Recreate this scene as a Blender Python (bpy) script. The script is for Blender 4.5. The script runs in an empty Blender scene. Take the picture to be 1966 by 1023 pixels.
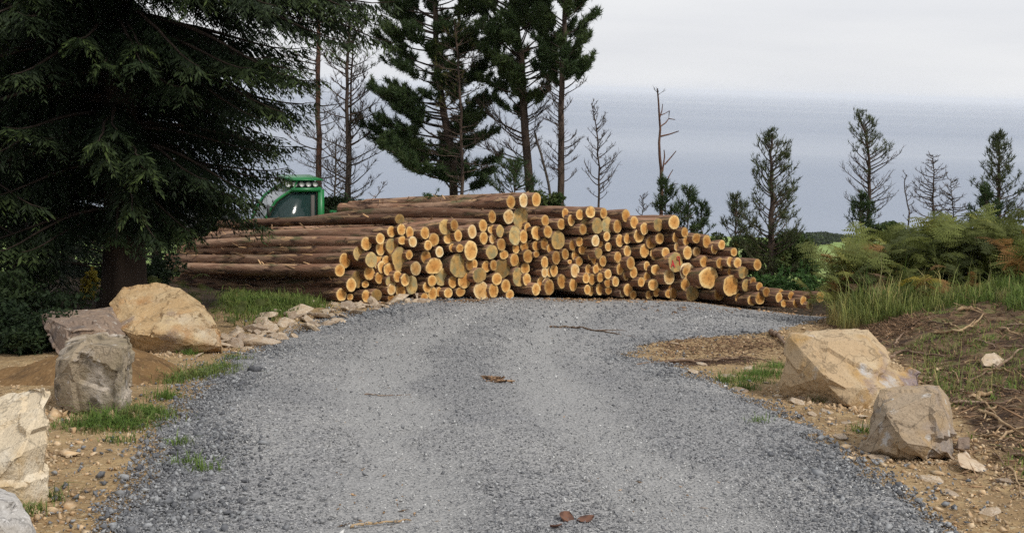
import bpy, bmesh, math, random
import numpy as np
from mathutils import Matrix, Vector, noise as mnoise

scene = bpy.context.scene
COL = scene.collection
RNG = np.random.default_rng(7)
random.seed(7)

# ------------------------------------------------------------------ camera
W, H, F = 1966.0, 1023.0, 2100.0
EYE = np.array([0.0, 0.0, 1.65])
HORIZON_Y = 164.0
pitch = math.atan((H / 2 - HORIZON_Y) / F)
roll = math.radians(1.75)
fw = np.array([0, math.cos(pitch), -math.sin(pitch)])
up0 = np.array([0, math.sin(pitch), math.cos(pitch)])
rt0 = np.array([1.0, 0, 0])
UP = up0 * math.cos(roll) - rt0 * math.sin(roll)
RT = rt0 * math.cos(roll) + up0 * math.sin(roll)
cam_data = bpy.data.cameras.new("camera")
cam_data.sensor_width = 36.0
cam_data.lens = 36.0 * F / W
cam_data.clip_start = 0.1
cam_data.clip_end = 150000.0
cam = bpy.data.objects.new("camera", cam_data)
COL.objects.link(cam)
cam.matrix_world = Matrix((
    (RT[0], UP[0], -fw[0], EYE[0]), (RT[1], UP[1], -fw[1], EYE[1]),
    (RT[2], UP[2], -fw[2], EYE[2]), (0, 0, 0, 1)))
scene.camera = cam

# ------------------------------------------------------------------ world, sun, exposure
SUN_EL, SUN_AZ = math.radians(52), math.radians(126)      # azimuth from +Y, clockwise
world = bpy.data.worlds.new("World")
scene.world = world
world.use_nodes = True
wn, wl = world.node_tree.nodes, world.node_tree.links
wn.clear()
w_out = wn.new("ShaderNodeOutputWorld")
w_bg = wn.new("ShaderNodeBackground")
w_bg.inputs["Strength"].default_value = 0.1
sky = wn.new("ShaderNodeTexSky")
sky.sky_type = 'NISHITA'
sky.sun_disc = False
sky.sun_elevation = SUN_EL
sky.sun_rotation = SUN_AZ
sky.dust_density = 3.0
w_tc = wn.new("ShaderNodeTexCoord")
w_map = wn.new("ShaderNodeMapping")
w_map.inputs["Scale"].default_value = (1.2, 1.2, 9.0)
w_noise = wn.new("ShaderNodeTexNoise")
w_noise.inputs["Scale"].default_value = 2.2
w_noise.inputs["Detail"].default_value = 6
w_ramp = wn.new("ShaderNodeValToRGB")
w_ramp.color_ramp.elements[0].position = 0.3
w_ramp.color_ramp.elements[0].color = (7.9, 8.05, 8.5, 1)
w_ramp.color_ramp.elements[1].position = 0.72
w_ramp.color_ramp.elements[1].color = (9.3, 9.35, 9.5, 1)
w_mix = wn.new("ShaderNodeMix")
w_mix.data_type = 'RGBA'
w_mix.inputs[0].default_value = 0.93
wl.new(w_tc.outputs["Generated"], w_map.inputs["Vector"])
wl.new(w_map.outputs[0], w_noise.inputs["Vector"])
wl.new(w_noise.outputs[0], w_ramp.inputs[0])
wl.new(sky.outputs[0], w_mix.inputs[6])
wl.new(w_ramp.outputs[0], w_mix.inputs[7])
wl.new(w_mix.outputs[2], w_bg.inputs[0])
wl.new(w_bg.outputs[0], w_out.inputs[0])

sun_data = bpy.data.lights.new("sun", 'SUN')
sun_data.energy = 2.4
sun_data.angle = math.radians(9)
sun_data.color = (1.0, 0.95, 0.87)
sun = bpy.data.objects.new("sun", sun_data)
COL.objects.link(sun)
sdir = Vector((math.sin(SUN_AZ) * math.cos(SUN_EL), math.cos(SUN_AZ) * math.cos(SUN_EL), math.sin(SUN_EL)))
sun.rotation_euler = sdir.to_track_quat('Z', 'Y').to_euler()

vs = scene.view_settings
vs.view_transform = 'Standard'
vs.look = 'None'
vs.exposure = 0.0
vs.gamma = 1.0
scene.cycles.use_denoising = False
scene.cycles.use_adaptive_sampling = False
scene.cycles.max_bounces = 6
scene.cycles.volume_bounces = 2
scene.cycles.transparent_max_bounces = 8

# ------------------------------------------------------------------ layout helpers
SLOPE = 0.118


def ray(px, py):
    return fw * F + RT * (px - W / 2) + UP * (H / 2 - py)


def P(px, py, y):
    """the place at world distance y whose image is (px, py)"""
    d = ray(px, py)
    return EYE + d * (y / d[1])


def G(px, py):
    """where that sight line meets the sloping ground of the clearing"""
    d = ray(px, py)
    t = EYE[2] / (-d[2] - SLOPE * d[1])
    return EYE + d * t


def hash3(ix, iy, iz, seed):
    n = (ix * 374761393 + iy * 668265263 + iz * 2147483647 + seed * 1274126177) & 0xffffffff
    n = ((n ^ (n >> 13)) * 1274126177) & 0xffffffff
    n = n ^ (n >> 16)
    return (n & 0xffff) / 65535.0


def vnoise(x, y, z=0.0, seed=0):
    x = np.asarray(x, float); y = np.asarray(y, float); z = np.zeros_like(x) + z
    ix = np.floor(x).astype(np.int64); iy = np.floor(y).astype(np.int64); iz = np.floor(z).astype(np.int64)
    fx, fy, fz = x - ix, y - iy, z - iz
    fx, fy, fz = [t * t * (3 - 2 * t) for t in (fx, fy, fz)]
    r = 0
    for a in (0, 1):
        for b in (0, 1):
            for c in (0, 1):
                wgt = (fx if a else 1 - fx) * (fy if b else 1 - fy) * (fz if c else 1 - fz)
                r = r + wgt * hash3(ix + a, iy + b, iz + c, seed)
    return r * 2 - 1


def fbm(x, y, z=0.0, seed=0, octs=4):
    r, a, f = 0, 1.0, 1.0
    for o in range(octs):
        r = r + a * vnoise(np.asarray(x) * f, np.asarray(y) * f, np.asarray(z) * f, seed + o)
        a *= 0.5; f *= 2.03
    return r


def sstep(a, b, x):
    t = np.clip((x - a) / (b - a), 0, 1)
    return t * t * (3 - 2 * t)


# road edges, as places on the ground
LEFT_EDGE = np.array([G(*p)[:2] for p in [(150, 1250), (215, 1023), (315, 820), (395, 725), (480, 672), (560, 640), (640, 612), (720, 592), (780, 577), (800, 570)]])
RIGHT_EDGE = np.array([G(*p)[:2] for p in [(1950, 1250), (1800, 1023), (1640, 884), (1500, 800), (1380, 745), (1290, 705), (1215, 690), (1235, 664), (1330, 648), (1440, 642), (1500, 636), (1560, 612), (1590, 594), (1600, 588)]])
TOE = np.array([G(*p)[:2] for p in [(2080, 1250), (2010, 1023), (1880, 880), (1790, 780), (1720, 705), (1640, 655), (1590, 625), (1575, 600), (1590, 588)]])


def x_left(y): return np.interp(y, LEFT_EDGE[:, 1], LEFT_EDGE[:, 0])
def x_right(y): return np.interp(y, RIGHT_EDGE[:, 1], RIGHT_EDGE[:, 0])
def x_toe(y): return np.interp(y, TOE[:, 1], TOE[:, 0])


_py = np.array([-12, 0, 22.5, 25, 29, 35, 45, 60, 100, 200, 300, 500, 700, 800, 815, 835, 900])
_pz = np.array([1.416, 0, -2.655, -3.0, -4.0, -6.0, -9.2, -13, -21.5, -37, -50.5, -71, -91.5, -102, -106, -116, -118])
_yt = np.concatenate([np.arange(-12, 60, 0.5), np.arange(60, 900, 4.0)])
_zt = np.interp(_yt, _py, _pz)
for _ in range(6):
    _zt[1:-1] = 0.25 * _zt[:-2] + 0.5 * _zt[1:-1] + 0.25 * _zt[2:]
_hump = G(500, 600)


def hfun(x, y, fine=True):
    x = np.asarray(x, float); y = np.asarray(y, float)
    z = np.interp(y, _yt, _zt)
    near = 1 - sstep(24, 30, y)
    toe = x_toe(y)
    bank = sstep(-0.15, 3.0, x - toe) * sstep(2.0, 9.0, y)
    z = z + bank * (0.62 + 0.02 * np.clip(x - toe, 0, 12)) * near
    lip = np.exp(-((x - toe - 0.9) / 0.7) ** 2) * sstep(11, 14, y) * near
    z = z + 0.20 * lip
    l = x_left(y) - x
    z = z - 0.55 * sstep(2.3, 5.0, l) * near * (1 - sstep(10.5, 14, y))
    z = z + 0.16 * np.exp(-((x - _hump[0] + .35) / 1.1) ** 2 - ((y - _hump[1] - .3) / 1.5) ** 2)
    z = z - (.13 * sstep(3.4, 5.0, x) + .14 * sstep(5.0, 6.8, x)) * sstep(17, 20, y) * near * (1 - bank)
    out = np.minimum(x - x_left(y), x_right(y) - x)
    inside = sstep(-0.05, 0.5, out) * near
    if fine:
        rough = (1 - inside)
        z = z + rough * near * (0.035 * fbm(x * 1.3, y * 1.3, 0, 3) + bank * 0.10 * fbm(x * 2.1, y * 2.1, 0, 9) + bank * 0.07 * fbm(x * 5.0, y * 6.5, 0, 12, 2))
        z = z + (1 - near) * 0.25 * fbm(x * .25, y * .25, 0, 21) + sstep(150, 400, y) * 1.5 * fbm(x * .006, y * .006, 0, 33)
    z = z + 0.012 * inside * np.sin(0)      # the carriageway itself stays even
    return z


def hz(x, y):
    return float(hfun(np.array([x]), np.array([y]))[0])


def ground_at(px, py):
    """sight line down to the modelled terrain"""
    d = ray(px, py)
    lo, hi, n = 2.5, 60.0, 160
    for _ in range(3):
        ys = np.linspace(lo, hi, n)
        zs = EYE[2] + d[2] / d[1] * ys
        xs = d[0] / d[1] * ys
        hh = hfun(xs, ys)
        k = max(1, int(np.argmax(zs <= hh)))
        lo, hi, n = ys[k - 1], ys[k], 12
    return np.array([xs[k], ys[k], hh[k]])


def ground_many(px, py):
    px, py = np.asarray(px, float), np.asarray(py, float)
    D = fw[None] * F + RT[None] * (px - W / 2)[:, None] + UP[None] * (H / 2 - py)[:, None]
    sx, sz = D[:, 0] / D[:, 1], D[:, 2] / D[:, 1]
    n = len(px)
    lo, hi, m = np.full(n, 2.5), np.full(n, 45.0), 110
    for _ in range(2):
        ys = lo[:, None] + (hi - lo)[:, None] * np.linspace(0, 1, m)[None]
        xs = sx[:, None] * ys
        hh = hfun(xs.ravel(), ys.ravel()).reshape(n, m)
        k = np.maximum(1, np.argmax(EYE[2] + sz[:, None] * ys <= hh, axis=1))
        r = np.arange(n)
        lo, hi, m = ys[r, k - 1], ys[r, k], 10
    return np.stack([xs[r, k], ys[r, k], hh[r, k]], 1)


# ------------------------------------------------------------------ object helpers
def tag(o, label=None, cat=None, group=None, kind=None):
    if label: o["label"] = label
    if cat: o["category"] = cat
    if group: o["group"] = group
    if kind: o["kind"] = kind
    return o


def link(name, me, mat=None, parent=None, loc=None):
    o = bpy.data.objects.new(name, me)
    COL.objects.link(o)
    if mat is not None and len(me.materials) == 0:
        me.materials.append(mat)
    if parent is not None:
        o.parent = parent
    if loc is not None:
        o.location = [float(v) for v in loc]
    return o


def empty(name, loc, rz=0.0):
    o = bpy.data.objects.new(name, None)
    COL.objects.link(o)
    o.location = [float(v) for v in loc]
    o.rotation_euler = (0, 0, rz)
    o.empty_display_size = 0.2
    return o


def mesh(name, V, Fs, smooth=False):
    """Fs: one (M,k) array or a list of them"""
    me = bpy.data.meshes.new(name)
    V = np.asarray(V, np.float32)
    if not isinstance(Fs, (list, tuple)):
        Fs = [Fs]
    Fs = [np.asarray(f, np.int32) for f in Fs if len(f)]
    me.vertices.add(len(V))
    me.vertices.foreach_set("co", V.ravel())
    nl = sum(f.size for f in Fs)
    npoly = sum(len(f) for f in Fs)
    me.loops.add(nl)
    me.loops.foreach_set("vertex_index", np.concatenate([f.ravel() for f in Fs]))
    me.polygons.add(npoly)
    tot = np.concatenate([np.full(len(f), f.shape[1], np.int32) for f in Fs])
    st = np.concatenate([[0], np.cumsum(tot)[:-1]]).astype(np.int32)
    me.polygons.foreach_set("loop_start", st)
    me.polygons.foreach_set("loop_total", tot)
    if smooth:
        me.polygons.foreach_set("use_smooth", np.ones(npoly, bool))
    me.update(calc_edges=True)
    me.validate()
    return me


class MB:
    def __init__(s): s.V, s.F, s.n = [], {}, 0

    def add(s, V, Fc):
        V = np.asarray(V, float); Fc = np.asarray(Fc)
        s.V.append(V)
        s.F.setdefault(Fc.shape[1], []).append(Fc + s.n)
        s.n += len(V)

    def box(s, c, d, rot=None, bev=0.0):
        x, y, z = [v / 2 for v in d]
        V = np.array([(sx * x, sy * y, sz * z) for sz in (-1, 1) for sy in (-1, 1) for sx in (-1, 1)], float)
        if rot is not None: V = V @ np.array(rot).T
        s.add(V + np.array(c), [(0, 2, 3, 1), (4, 5, 7, 6), (0, 1, 5, 4), (2, 6, 7, 3), (0, 4, 6, 2), (1, 3, 7, 5)])

    def tube(s, pts, rad, sides=6, cap=True):
        V, Fc = tube(pts, rad, sides)
        s.add(V, Fc)
        if cap:
            n = len(V)
            base = s.n - n
            s.F.setdefault(sides, []).append(np.array([list(range(base + sides - 1, base - 1, -1)), list(range(base + n - sides, base + n))]))

    def me(s, name, smooth=False):
        return mesh(name, np.concatenate(s.V), [np.concatenate(f) for f in s.F.values()], smooth)


def tube(pts, rad, sides=6):
    pts = np.asarray(pts, float)
    n = len(pts)
    rad = np.zeros(n) + np.asarray(rad, float)
    t = np.gradient(pts, axis=0)
    t /= np.linalg.norm(t, axis=1)[:, None] + 1e-9
    m = t.mean(0)
    ref = np.array([0, 0, 1.0]) if abs(m[2]) < 0.75 * np.linalg.norm(m) + 1e-9 else np.array([1.0, 0, 0])
    a = np.cross(t, ref); a /= np.linalg.norm(a, axis=1)[:, None] + 1e-9
    b = np.cross(t, a)
    ang = np.arange(sides) * 2 * math.pi / sides
    ring = a[:, None, :] * np.cos(ang)[None, :, None] + b[:, None, :] * np.sin(ang)[None, :, None]
    V = (pts[:, None, :] + ring * rad[:, None, None]).reshape(-1, 3)
    i = np.arange(n - 1)[:, None] * sides; j = np.arange(sides)[None, :]; j2 = (j + 1) % sides
    Fc = np.stack([i + j, i + sides + j, i + sides + j2, i + j2], -1).reshape(-1, 4)
    return V, Fc


def unit(v):
    v = np.asarray(v, float)
    return v / (np.linalg.norm(v, axis=-1, keepdims=True) + 1e-12)


def copy_tree(o, parent=None):
    c = o.copy()
    COL.objects.link(c)
    c.parent = parent
    for ch in list(o.children):
        k = copy_tree(ch, c)
    return c


# ------------------------------------------------------------------ materials
def material(name, base, layers=(), rough=0.85, bump=None, coord='Object', island=None, objrand=None,
             attr=None, spec=0.3, stretch=None, trans=0.0, metallic=0.0):
    """layers: (scale, colour, lo, hi[, detail]) noise patches laid over the base colour"""
    m = bpy.data.materials.new(name)
    m.use_nodes = True
    nt = m.node_tree; N, L = nt.nodes, nt.links
    bsdf = N["Principled BSDF"]
    bsdf.inputs["Roughness"].default_value = rough
    bsdf.inputs["Specular IOR Level"].default_value = spec
    bsdf.inputs["Metallic"].default_value = metallic
    tc = N.new("ShaderNodeTexCoord")
    src = tc.outputs[coord] if coord in tc.outputs else tc.outputs["Object"]
    if coord == 'World':
        g = N.new("ShaderNodeNewGeometry"); src = g.outputs["Position"]
    if stretch:
        mp = N.new("ShaderNodeMapping"); mp.inputs["Scale"].default_value = stretch
        L.new(src, mp.inputs[0]); src = mp.outputs[0]
    rgb = N.new("ShaderNodeRGB"); rgb.outputs[0].default_value = (*base, 1)
    cur = rgb.outputs[0]

    def mixin(cur, fac, col):
        mx = N.new("ShaderNodeMix"); mx.data_type = 'RGBA'
        L.new(fac, mx.inputs[0]); L.new(cur, mx.inputs[6])
        if isinstance(col, (tuple, list)): mx.inputs[7].default_value = (*col, 1)
        else: L.new(col, mx.inputs[7])
        return mx.outputs[2]

    def ramp(v, lo, hi, a=0.0, b=1.0):
        r = N.new("ShaderNodeMapRange")
        r.inputs[1].default_value = lo; r.inputs[2].default_value = hi
        r.inputs[3].default_value = a; r.inputs[4].default_value = b
        L.new(v, r.inputs[0]); return r.outputs[0]

    def nz(scale, detail=5, dist=0.0, vec=None):
        n = N.new("ShaderNodeTexNoise")
        n.inputs["Scale"].default_value = scale; n.inputs["Detail"].default_value = detail
        n.inputs["Distortion"].default_value = dist
        L.new(vec or src, n.inputs["Vector"]); return n.outputs[0]

    for ly in layers:
        if len(ly) > 5:                                  # thin veins and cracks: a narrow band of the noise
            v = N.new("ShaderNodeMath"); v.operation = 'SUBTRACT'; v.inputs[1].default_value = .5; L.new(nz(ly[0], ly[4]), v.inputs[0])
            ab = N.new("ShaderNodeMath"); ab.operation = 'ABSOLUTE'; L.new(v.outputs[0], ab.inputs[0])
            cur = mixin(cur, ramp(ab.outputs[0], ly[2], ly[3], 1.0, 0.0), ly[1])
            continue
        cur = mixin(cur, ramp(nz(ly[0], ly[4] if len(ly) > 4 else 5), ly[2], ly[3]), ly[1])
    if attr:                                             # (attribute, colour)
        for an, col in attr:
            a = N.new("ShaderNodeAttribute"); a.attribute_name = an
            cur = mixin(cur, a.outputs["Fac"], col)
    if island:                                           # (dark factor, light factor): per-piece value
        g = N.new("ShaderNodeNewGeometry")
        mul = N.new("ShaderNodeMix"); mul.data_type = 'RGBA'; mul.blend_type = 'MULTIPLY'
        mul.inputs[0].default_value = 1.0
        cr = N.new("ShaderNodeValToRGB")
        els = cr.color_ramp.elements
        els[0].color = (*island[0], 1); els[1].color = (*island[-1], 1)
        for k, c in enumerate(island[1:-1]):
            e = els.new((k + 1) / (len(island) - 1)); e.color = (*c, 1)
        L.new(g.outputs["Random Per Island"], cr.inputs[0])
        L.new(cur, mul.inputs[6]); L.new(cr.outputs[0], mul.inputs[7]); cur = mul.outputs[2]
    if objrand:
        oi = N.new("ShaderNodeObjectInfo")
        mul = N.new("ShaderNodeMix"); mul.data_type = 'RGBA'; mul.blend_type = 'MULTIPLY'
        mul.inputs[0].default_value = 1.0
        cr = N.new("ShaderNodeValToRGB")
        cr.color_ramp.elements[0].color = (*objrand[0], 1); cr.color_ramp.elements[1].color = (*objrand[1], 1)
        L.new(oi.outputs["Random"], cr.inputs[0])
        L.new(cur, mul.inputs[6]); L.new(cr.outputs[0], mul.inputs[7]); cur = mul.outputs[2]
    L.new(cur, bsdf.inputs["Base Color"])
    if bump:                                             # list of (scale, strength, distance[, kind])
        prev = None
        for b in bump:
            bn = N.new("ShaderNodeBump")
            bn.inputs["Strength"].default_value = b[1]; bn.inputs["Distance"].default_value = b[2]
            if len(b) > 3 and b[3] == 'voronoi':
                v = N.new("ShaderNodeTexVoronoi"); v.inputs["Scale"].default_value = b[0]
                L.new(src, v.inputs["Vector"]); L.new(v.outputs["Distance"], bn.inputs["Height"])
            else:
                L.new(nz(b[0], 6), bn.inputs["Height"])
            if prev: L.new(prev, bn.inputs["Normal"])
            prev = bn.outputs[0]
        L.new(prev, bsdf.inputs["Normal"])
    if trans > 0:
        tr = N.new("ShaderNodeBsdfTranslucent"); ms = N.new("ShaderNodeMixShader")
        ms.inputs[0].default_value = trans
        L.new(cur, tr.inputs[0]); L.new(bsdf.outputs[0], ms.inputs[1]); L.new(tr.outputs[0], ms.inputs[2])
        L.new(ms.outputs[0], N["Material Output"].inputs[0])
    m["_"] = 1
    return m


def ground_material():
    m = material("earth", (0.32, 0.222, 0.118), [(0.7, (0.255, 0.172, 0.09), .4, .6), (3.0, (0.38, 0.27, 0.14), .5, .7), (22, (0.42, 0.33, 0.2), .58, .66), (40, (0.14, .09, .05), .6, .7)],
                 rough=0.95, bump=[(6, .9, .09), (22, .8, .035), (70, .5, .012)], coord='World', spec=.15)
    nt = m.node_tree; N, L = nt.nodes, nt.links
    bsdf = N["Principled BSDF"]
    cur = bsdf.inputs["Base Color"].links[0].from_socket
    geo = N.new("ShaderNodeNewGeometry")

    def nz(scale, detail=6):
        n = N.new("ShaderNodeTexNoise"); n.inputs["Scale"].default_value = scale; n.inputs["Detail"].default_value = detail
        L.new(geo.outputs["Position"], n.inputs["Vector"]); return n.outputs[0]

    def zone(cur, an, cols, scale):
        a = N.new("ShaderNodeAttribute"); a.attribute_name = an
        cr = N.new("ShaderNodeValToRGB"); els = cr.color_ramp.elements
        els[0].position = cols[0][0]; els[0].color = (*cols[0][1], 1)
        els[1].position = cols[-1][0]; els[1].color = (*cols[-1][1], 1)
        for p, c in cols[1:-1]:
            e = els.new(p); e.color = (*c, 1)
        L.new(nz(scale), cr.inputs[0])
        # ragged border
        ad = N.new("ShaderNodeMath"); ad.operation = 'MULTIPLY_ADD'
        L.new(nz(2.3), ad.inputs[0]); ad.inputs[1].default_value = 0.8
        sb = N.new("ShaderNodeMath"); sb.operation = 'SUBTRACT'; sb.inputs[1].default_value = 0.4
        L.new(a.outputs["Fac"], sb.inputs[0]); L.new(sb.outputs[0], ad.inputs[2])
        mr = N.new("ShaderNodeMapRange"); mr.inputs[1].default_value = .4; mr.inputs[2].default_value = .6
        L.new(ad.outputs[0], mr.inputs[0])
        mx = N.new("ShaderNodeMix"); mx.data_type = 'RGBA'
        L.new(mr.outputs[0], mx.inputs[0]); L.new(cur, mx.inputs[6]); L.new(cr.outputs[0], mx.inputs[7])
        return mx.outputs[2]
    cur = zone(cur, "humus", [(.36, (.045, .028, .018)), (.46, (.11, .07, .043)), (.54, (.18, .122, .072)), (.60, (.105, .105, .035)), (.72, (.22, .175, .09))], 3.2)
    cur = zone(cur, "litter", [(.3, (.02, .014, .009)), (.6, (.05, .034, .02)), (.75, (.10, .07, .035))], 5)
    cur = zone(cur, "turf", [(.3, (.05, .09, .02)), (.5, (.075, .12, .03)), (.7, (.12, .13, .05))], 1.3)
    cur = zone(cur, "field", [(.35, (.17, .25, .07)), (.5, (.21, .29, .085)), (.68, (.26, .31, .11))], .012)
    L.new(cur, bsdf.inputs["Base Color"])
    return m


def gravel_material():
    m = material("road_gravel", (0.21, 0.211, 0.213),
                 [(0.5, (0.30, 0.298, 0.293), .44, .6), (1.6, (0.205, 0.208, 0.215), .5, .66), (14, (0.19, 0.19, 0.195), .5, .62), (60, (0.42, 0.415, 0.41), .53, .62), (42, (0.12, 0.122, 0.13), .55, .64), (95, (0.5, 0.49, 0.48), .6, .68)],
                 rough=0.9, attr=[("dust", (.345, .343, .336))], bump=[(38, .8, .02, 'voronoi'), (75, .6, .012), (4, .4, .04)], coord='World', spec=.25)
    return m


MAT = {}
MAT['earth'] = ground_material()
MAT['gravel'] = gravel_material()
MAT['stone_grey'] = material("crushed_stone", (0.22, 0.223, 0.229), [(.5, (.30, .298, .293), .44, .6), (30, (.20, .203, .208), .5, .62)], rough=.85, coord='World', attr=[("dust", (.36, .358, .352))],
                             island=[(.4, .41, .44), (.75, .76, .79), (1.0, 1, 1.01), (1.25, 1.25, 1.24), (2.0, 2.0, 1.97)])
MAT['stone_dark'] = material("loose_edge_stone", (0.185, 0.19, 0.198), [(30, (.13, .133, .142), .45, .6)], rough=.85, coord='World',
                             island=[(.5, .5, .52), (.8, .81, .83), (1, 1, 1.0), (1.4, 1.4, 1.38), (2.0, 2.0, 1.95)])
MAT['stone_tan'] = material("sandstone_chip", (0.44, 0.31, 0.18), [(20, (.52, .42, .29), .45, .62), (9, (.34, .2, .09), .55, .7)], rough=.9, coord='World',
                            island=[(.6, .6, .62), (.9, .88, .85), (1.05, 1.0, .95), (1.35, 1.35, 1.35)], bump=[(40, .4, .01)])
MAT['rubble'] = material("rubble_sandstone", (0.44, 0.34, 0.24), [(6, (.54, .455, .36), .45, .6), (11, (.31, .215, .14), .55, .68), (25, (.25, .2, .15), .6, .7)], rough=.92,
                         objrand=((.72, .7, .7), (1.15, 1.15, 1.12)), bump=[(18, .5, .03), (70, .4, .008)])


def boulder_mat(name, base, layers):
    layers = list(layers) + [(.9, tuple(c * .6 for c in base), .001, .005, 6, 'vein'), (60, tuple(c * .6 for c in base), .58, .70), (110, tuple(min(1, c * 1.4) for c in base), .6, .7)]
    return material(name, base, layers, rough=.9, bump=[(7, .45, .05), (26, .6, .025), (80, .6, .010)], spec=.25)


MAT['b_tan'] = boulder_mat("boulder_ochre", (.44, .30, .155), [(1.7, (.50, .385, .23), .42, .6), (2.6, (.36, .20, .085), .52, .68), (3.3, (.27, .20, .155), .60, .70), (9, (.24, .155, .08), .60, .74), (1.1, (.50, .43, .32), .58, .68), (40, (.55, .46, .33), .62, .7)])
MAT['b_slab'] = boulder_mat("boulder_brown_slab", (.235, .175, .135), [(2.2, (.33, .24, .17), .48, .62), (5, (.15, .12, .105), .52, .66), (14, (.42, .38, .33), .62, .7)])
MAT['b_block'] = boulder_mat("boulder_lichened", (.31, .25, .175), [(2, (.23, .19, .12), .46, .6), (3.2, (.46, .40, .335), .52, .64), (6.5, (.10, .082, .058), .55, .66), (12, (.48, .44, .4), .60, .70)])
MAT['b_pale'] = boulder_mat("boulder_cream", (.60, .50, .355), [(1.6, (.50, .37, .21), .5, .64), (4, (.66, .58, .45), .5, .62), (8, (.40, .27, .13), .62, .74)])
MAT['b_grey'] = boulder_mat("boulder_granite", (.42, .40, .375), [(22, (.25, .235, .22), .52, .62), (35, (.55, .53, .51), .55, .65), (3, (.36, .33, .29), .5, .65)])
MAT['b_right'] = boulder_mat("boulder_stained", (.45, .33, .20), [(1.5, (.52, .42, .28), .46, .62), (2.4, (.40, .25, .10), .52, .66), (2.0, (.25, .195, .19), .585, .665), (3.0, (.46, .445, .43), .60, .68), (11, (.22, .16, .10), .61, .72)])
MAT['b_right2'] = boulder_mat("boulder_grey_brown", (.34, .265, .185), [(1.8, (.40, .28, .15), .46, .62), (2.7, (.30, .255, .225), .5, .64), (4, (.15, .14, .135), .60, .70), (7, (.50, .48, .45), .62, .70)])
MAT['soilheap'] = material("ochre_spoil", (.20, .12, .055), [(5, (.13, .08, .04), .45, .6), (20, (.28, .18, .09), .55, .68)], rough=1, bump=[(12, .8, .05), (50, .6, .02)], spec=.1)

MAT['bark_log'] = material("log_bark", (.245, .135, .086), [(2.2, (.33, .215, .145), .42, .6), (5.5, (.075, .045, .033), .5, .62), (3.0, (.16, .145, .075), .56, .68), (9, (.36, .235, .16), .58, .66), (5, (.46, .30, .17), .615, .655), (16, (.42, .27, .13), .67, .72)],
                           rough=.95, stretch=(.32, 1.7, 1.7), bump=[(7, .9, .03), (24, .7, .012)], objrand=((.5, .48, .47), (1.3, 1.28, 1.26)), spec=.15)


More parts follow.
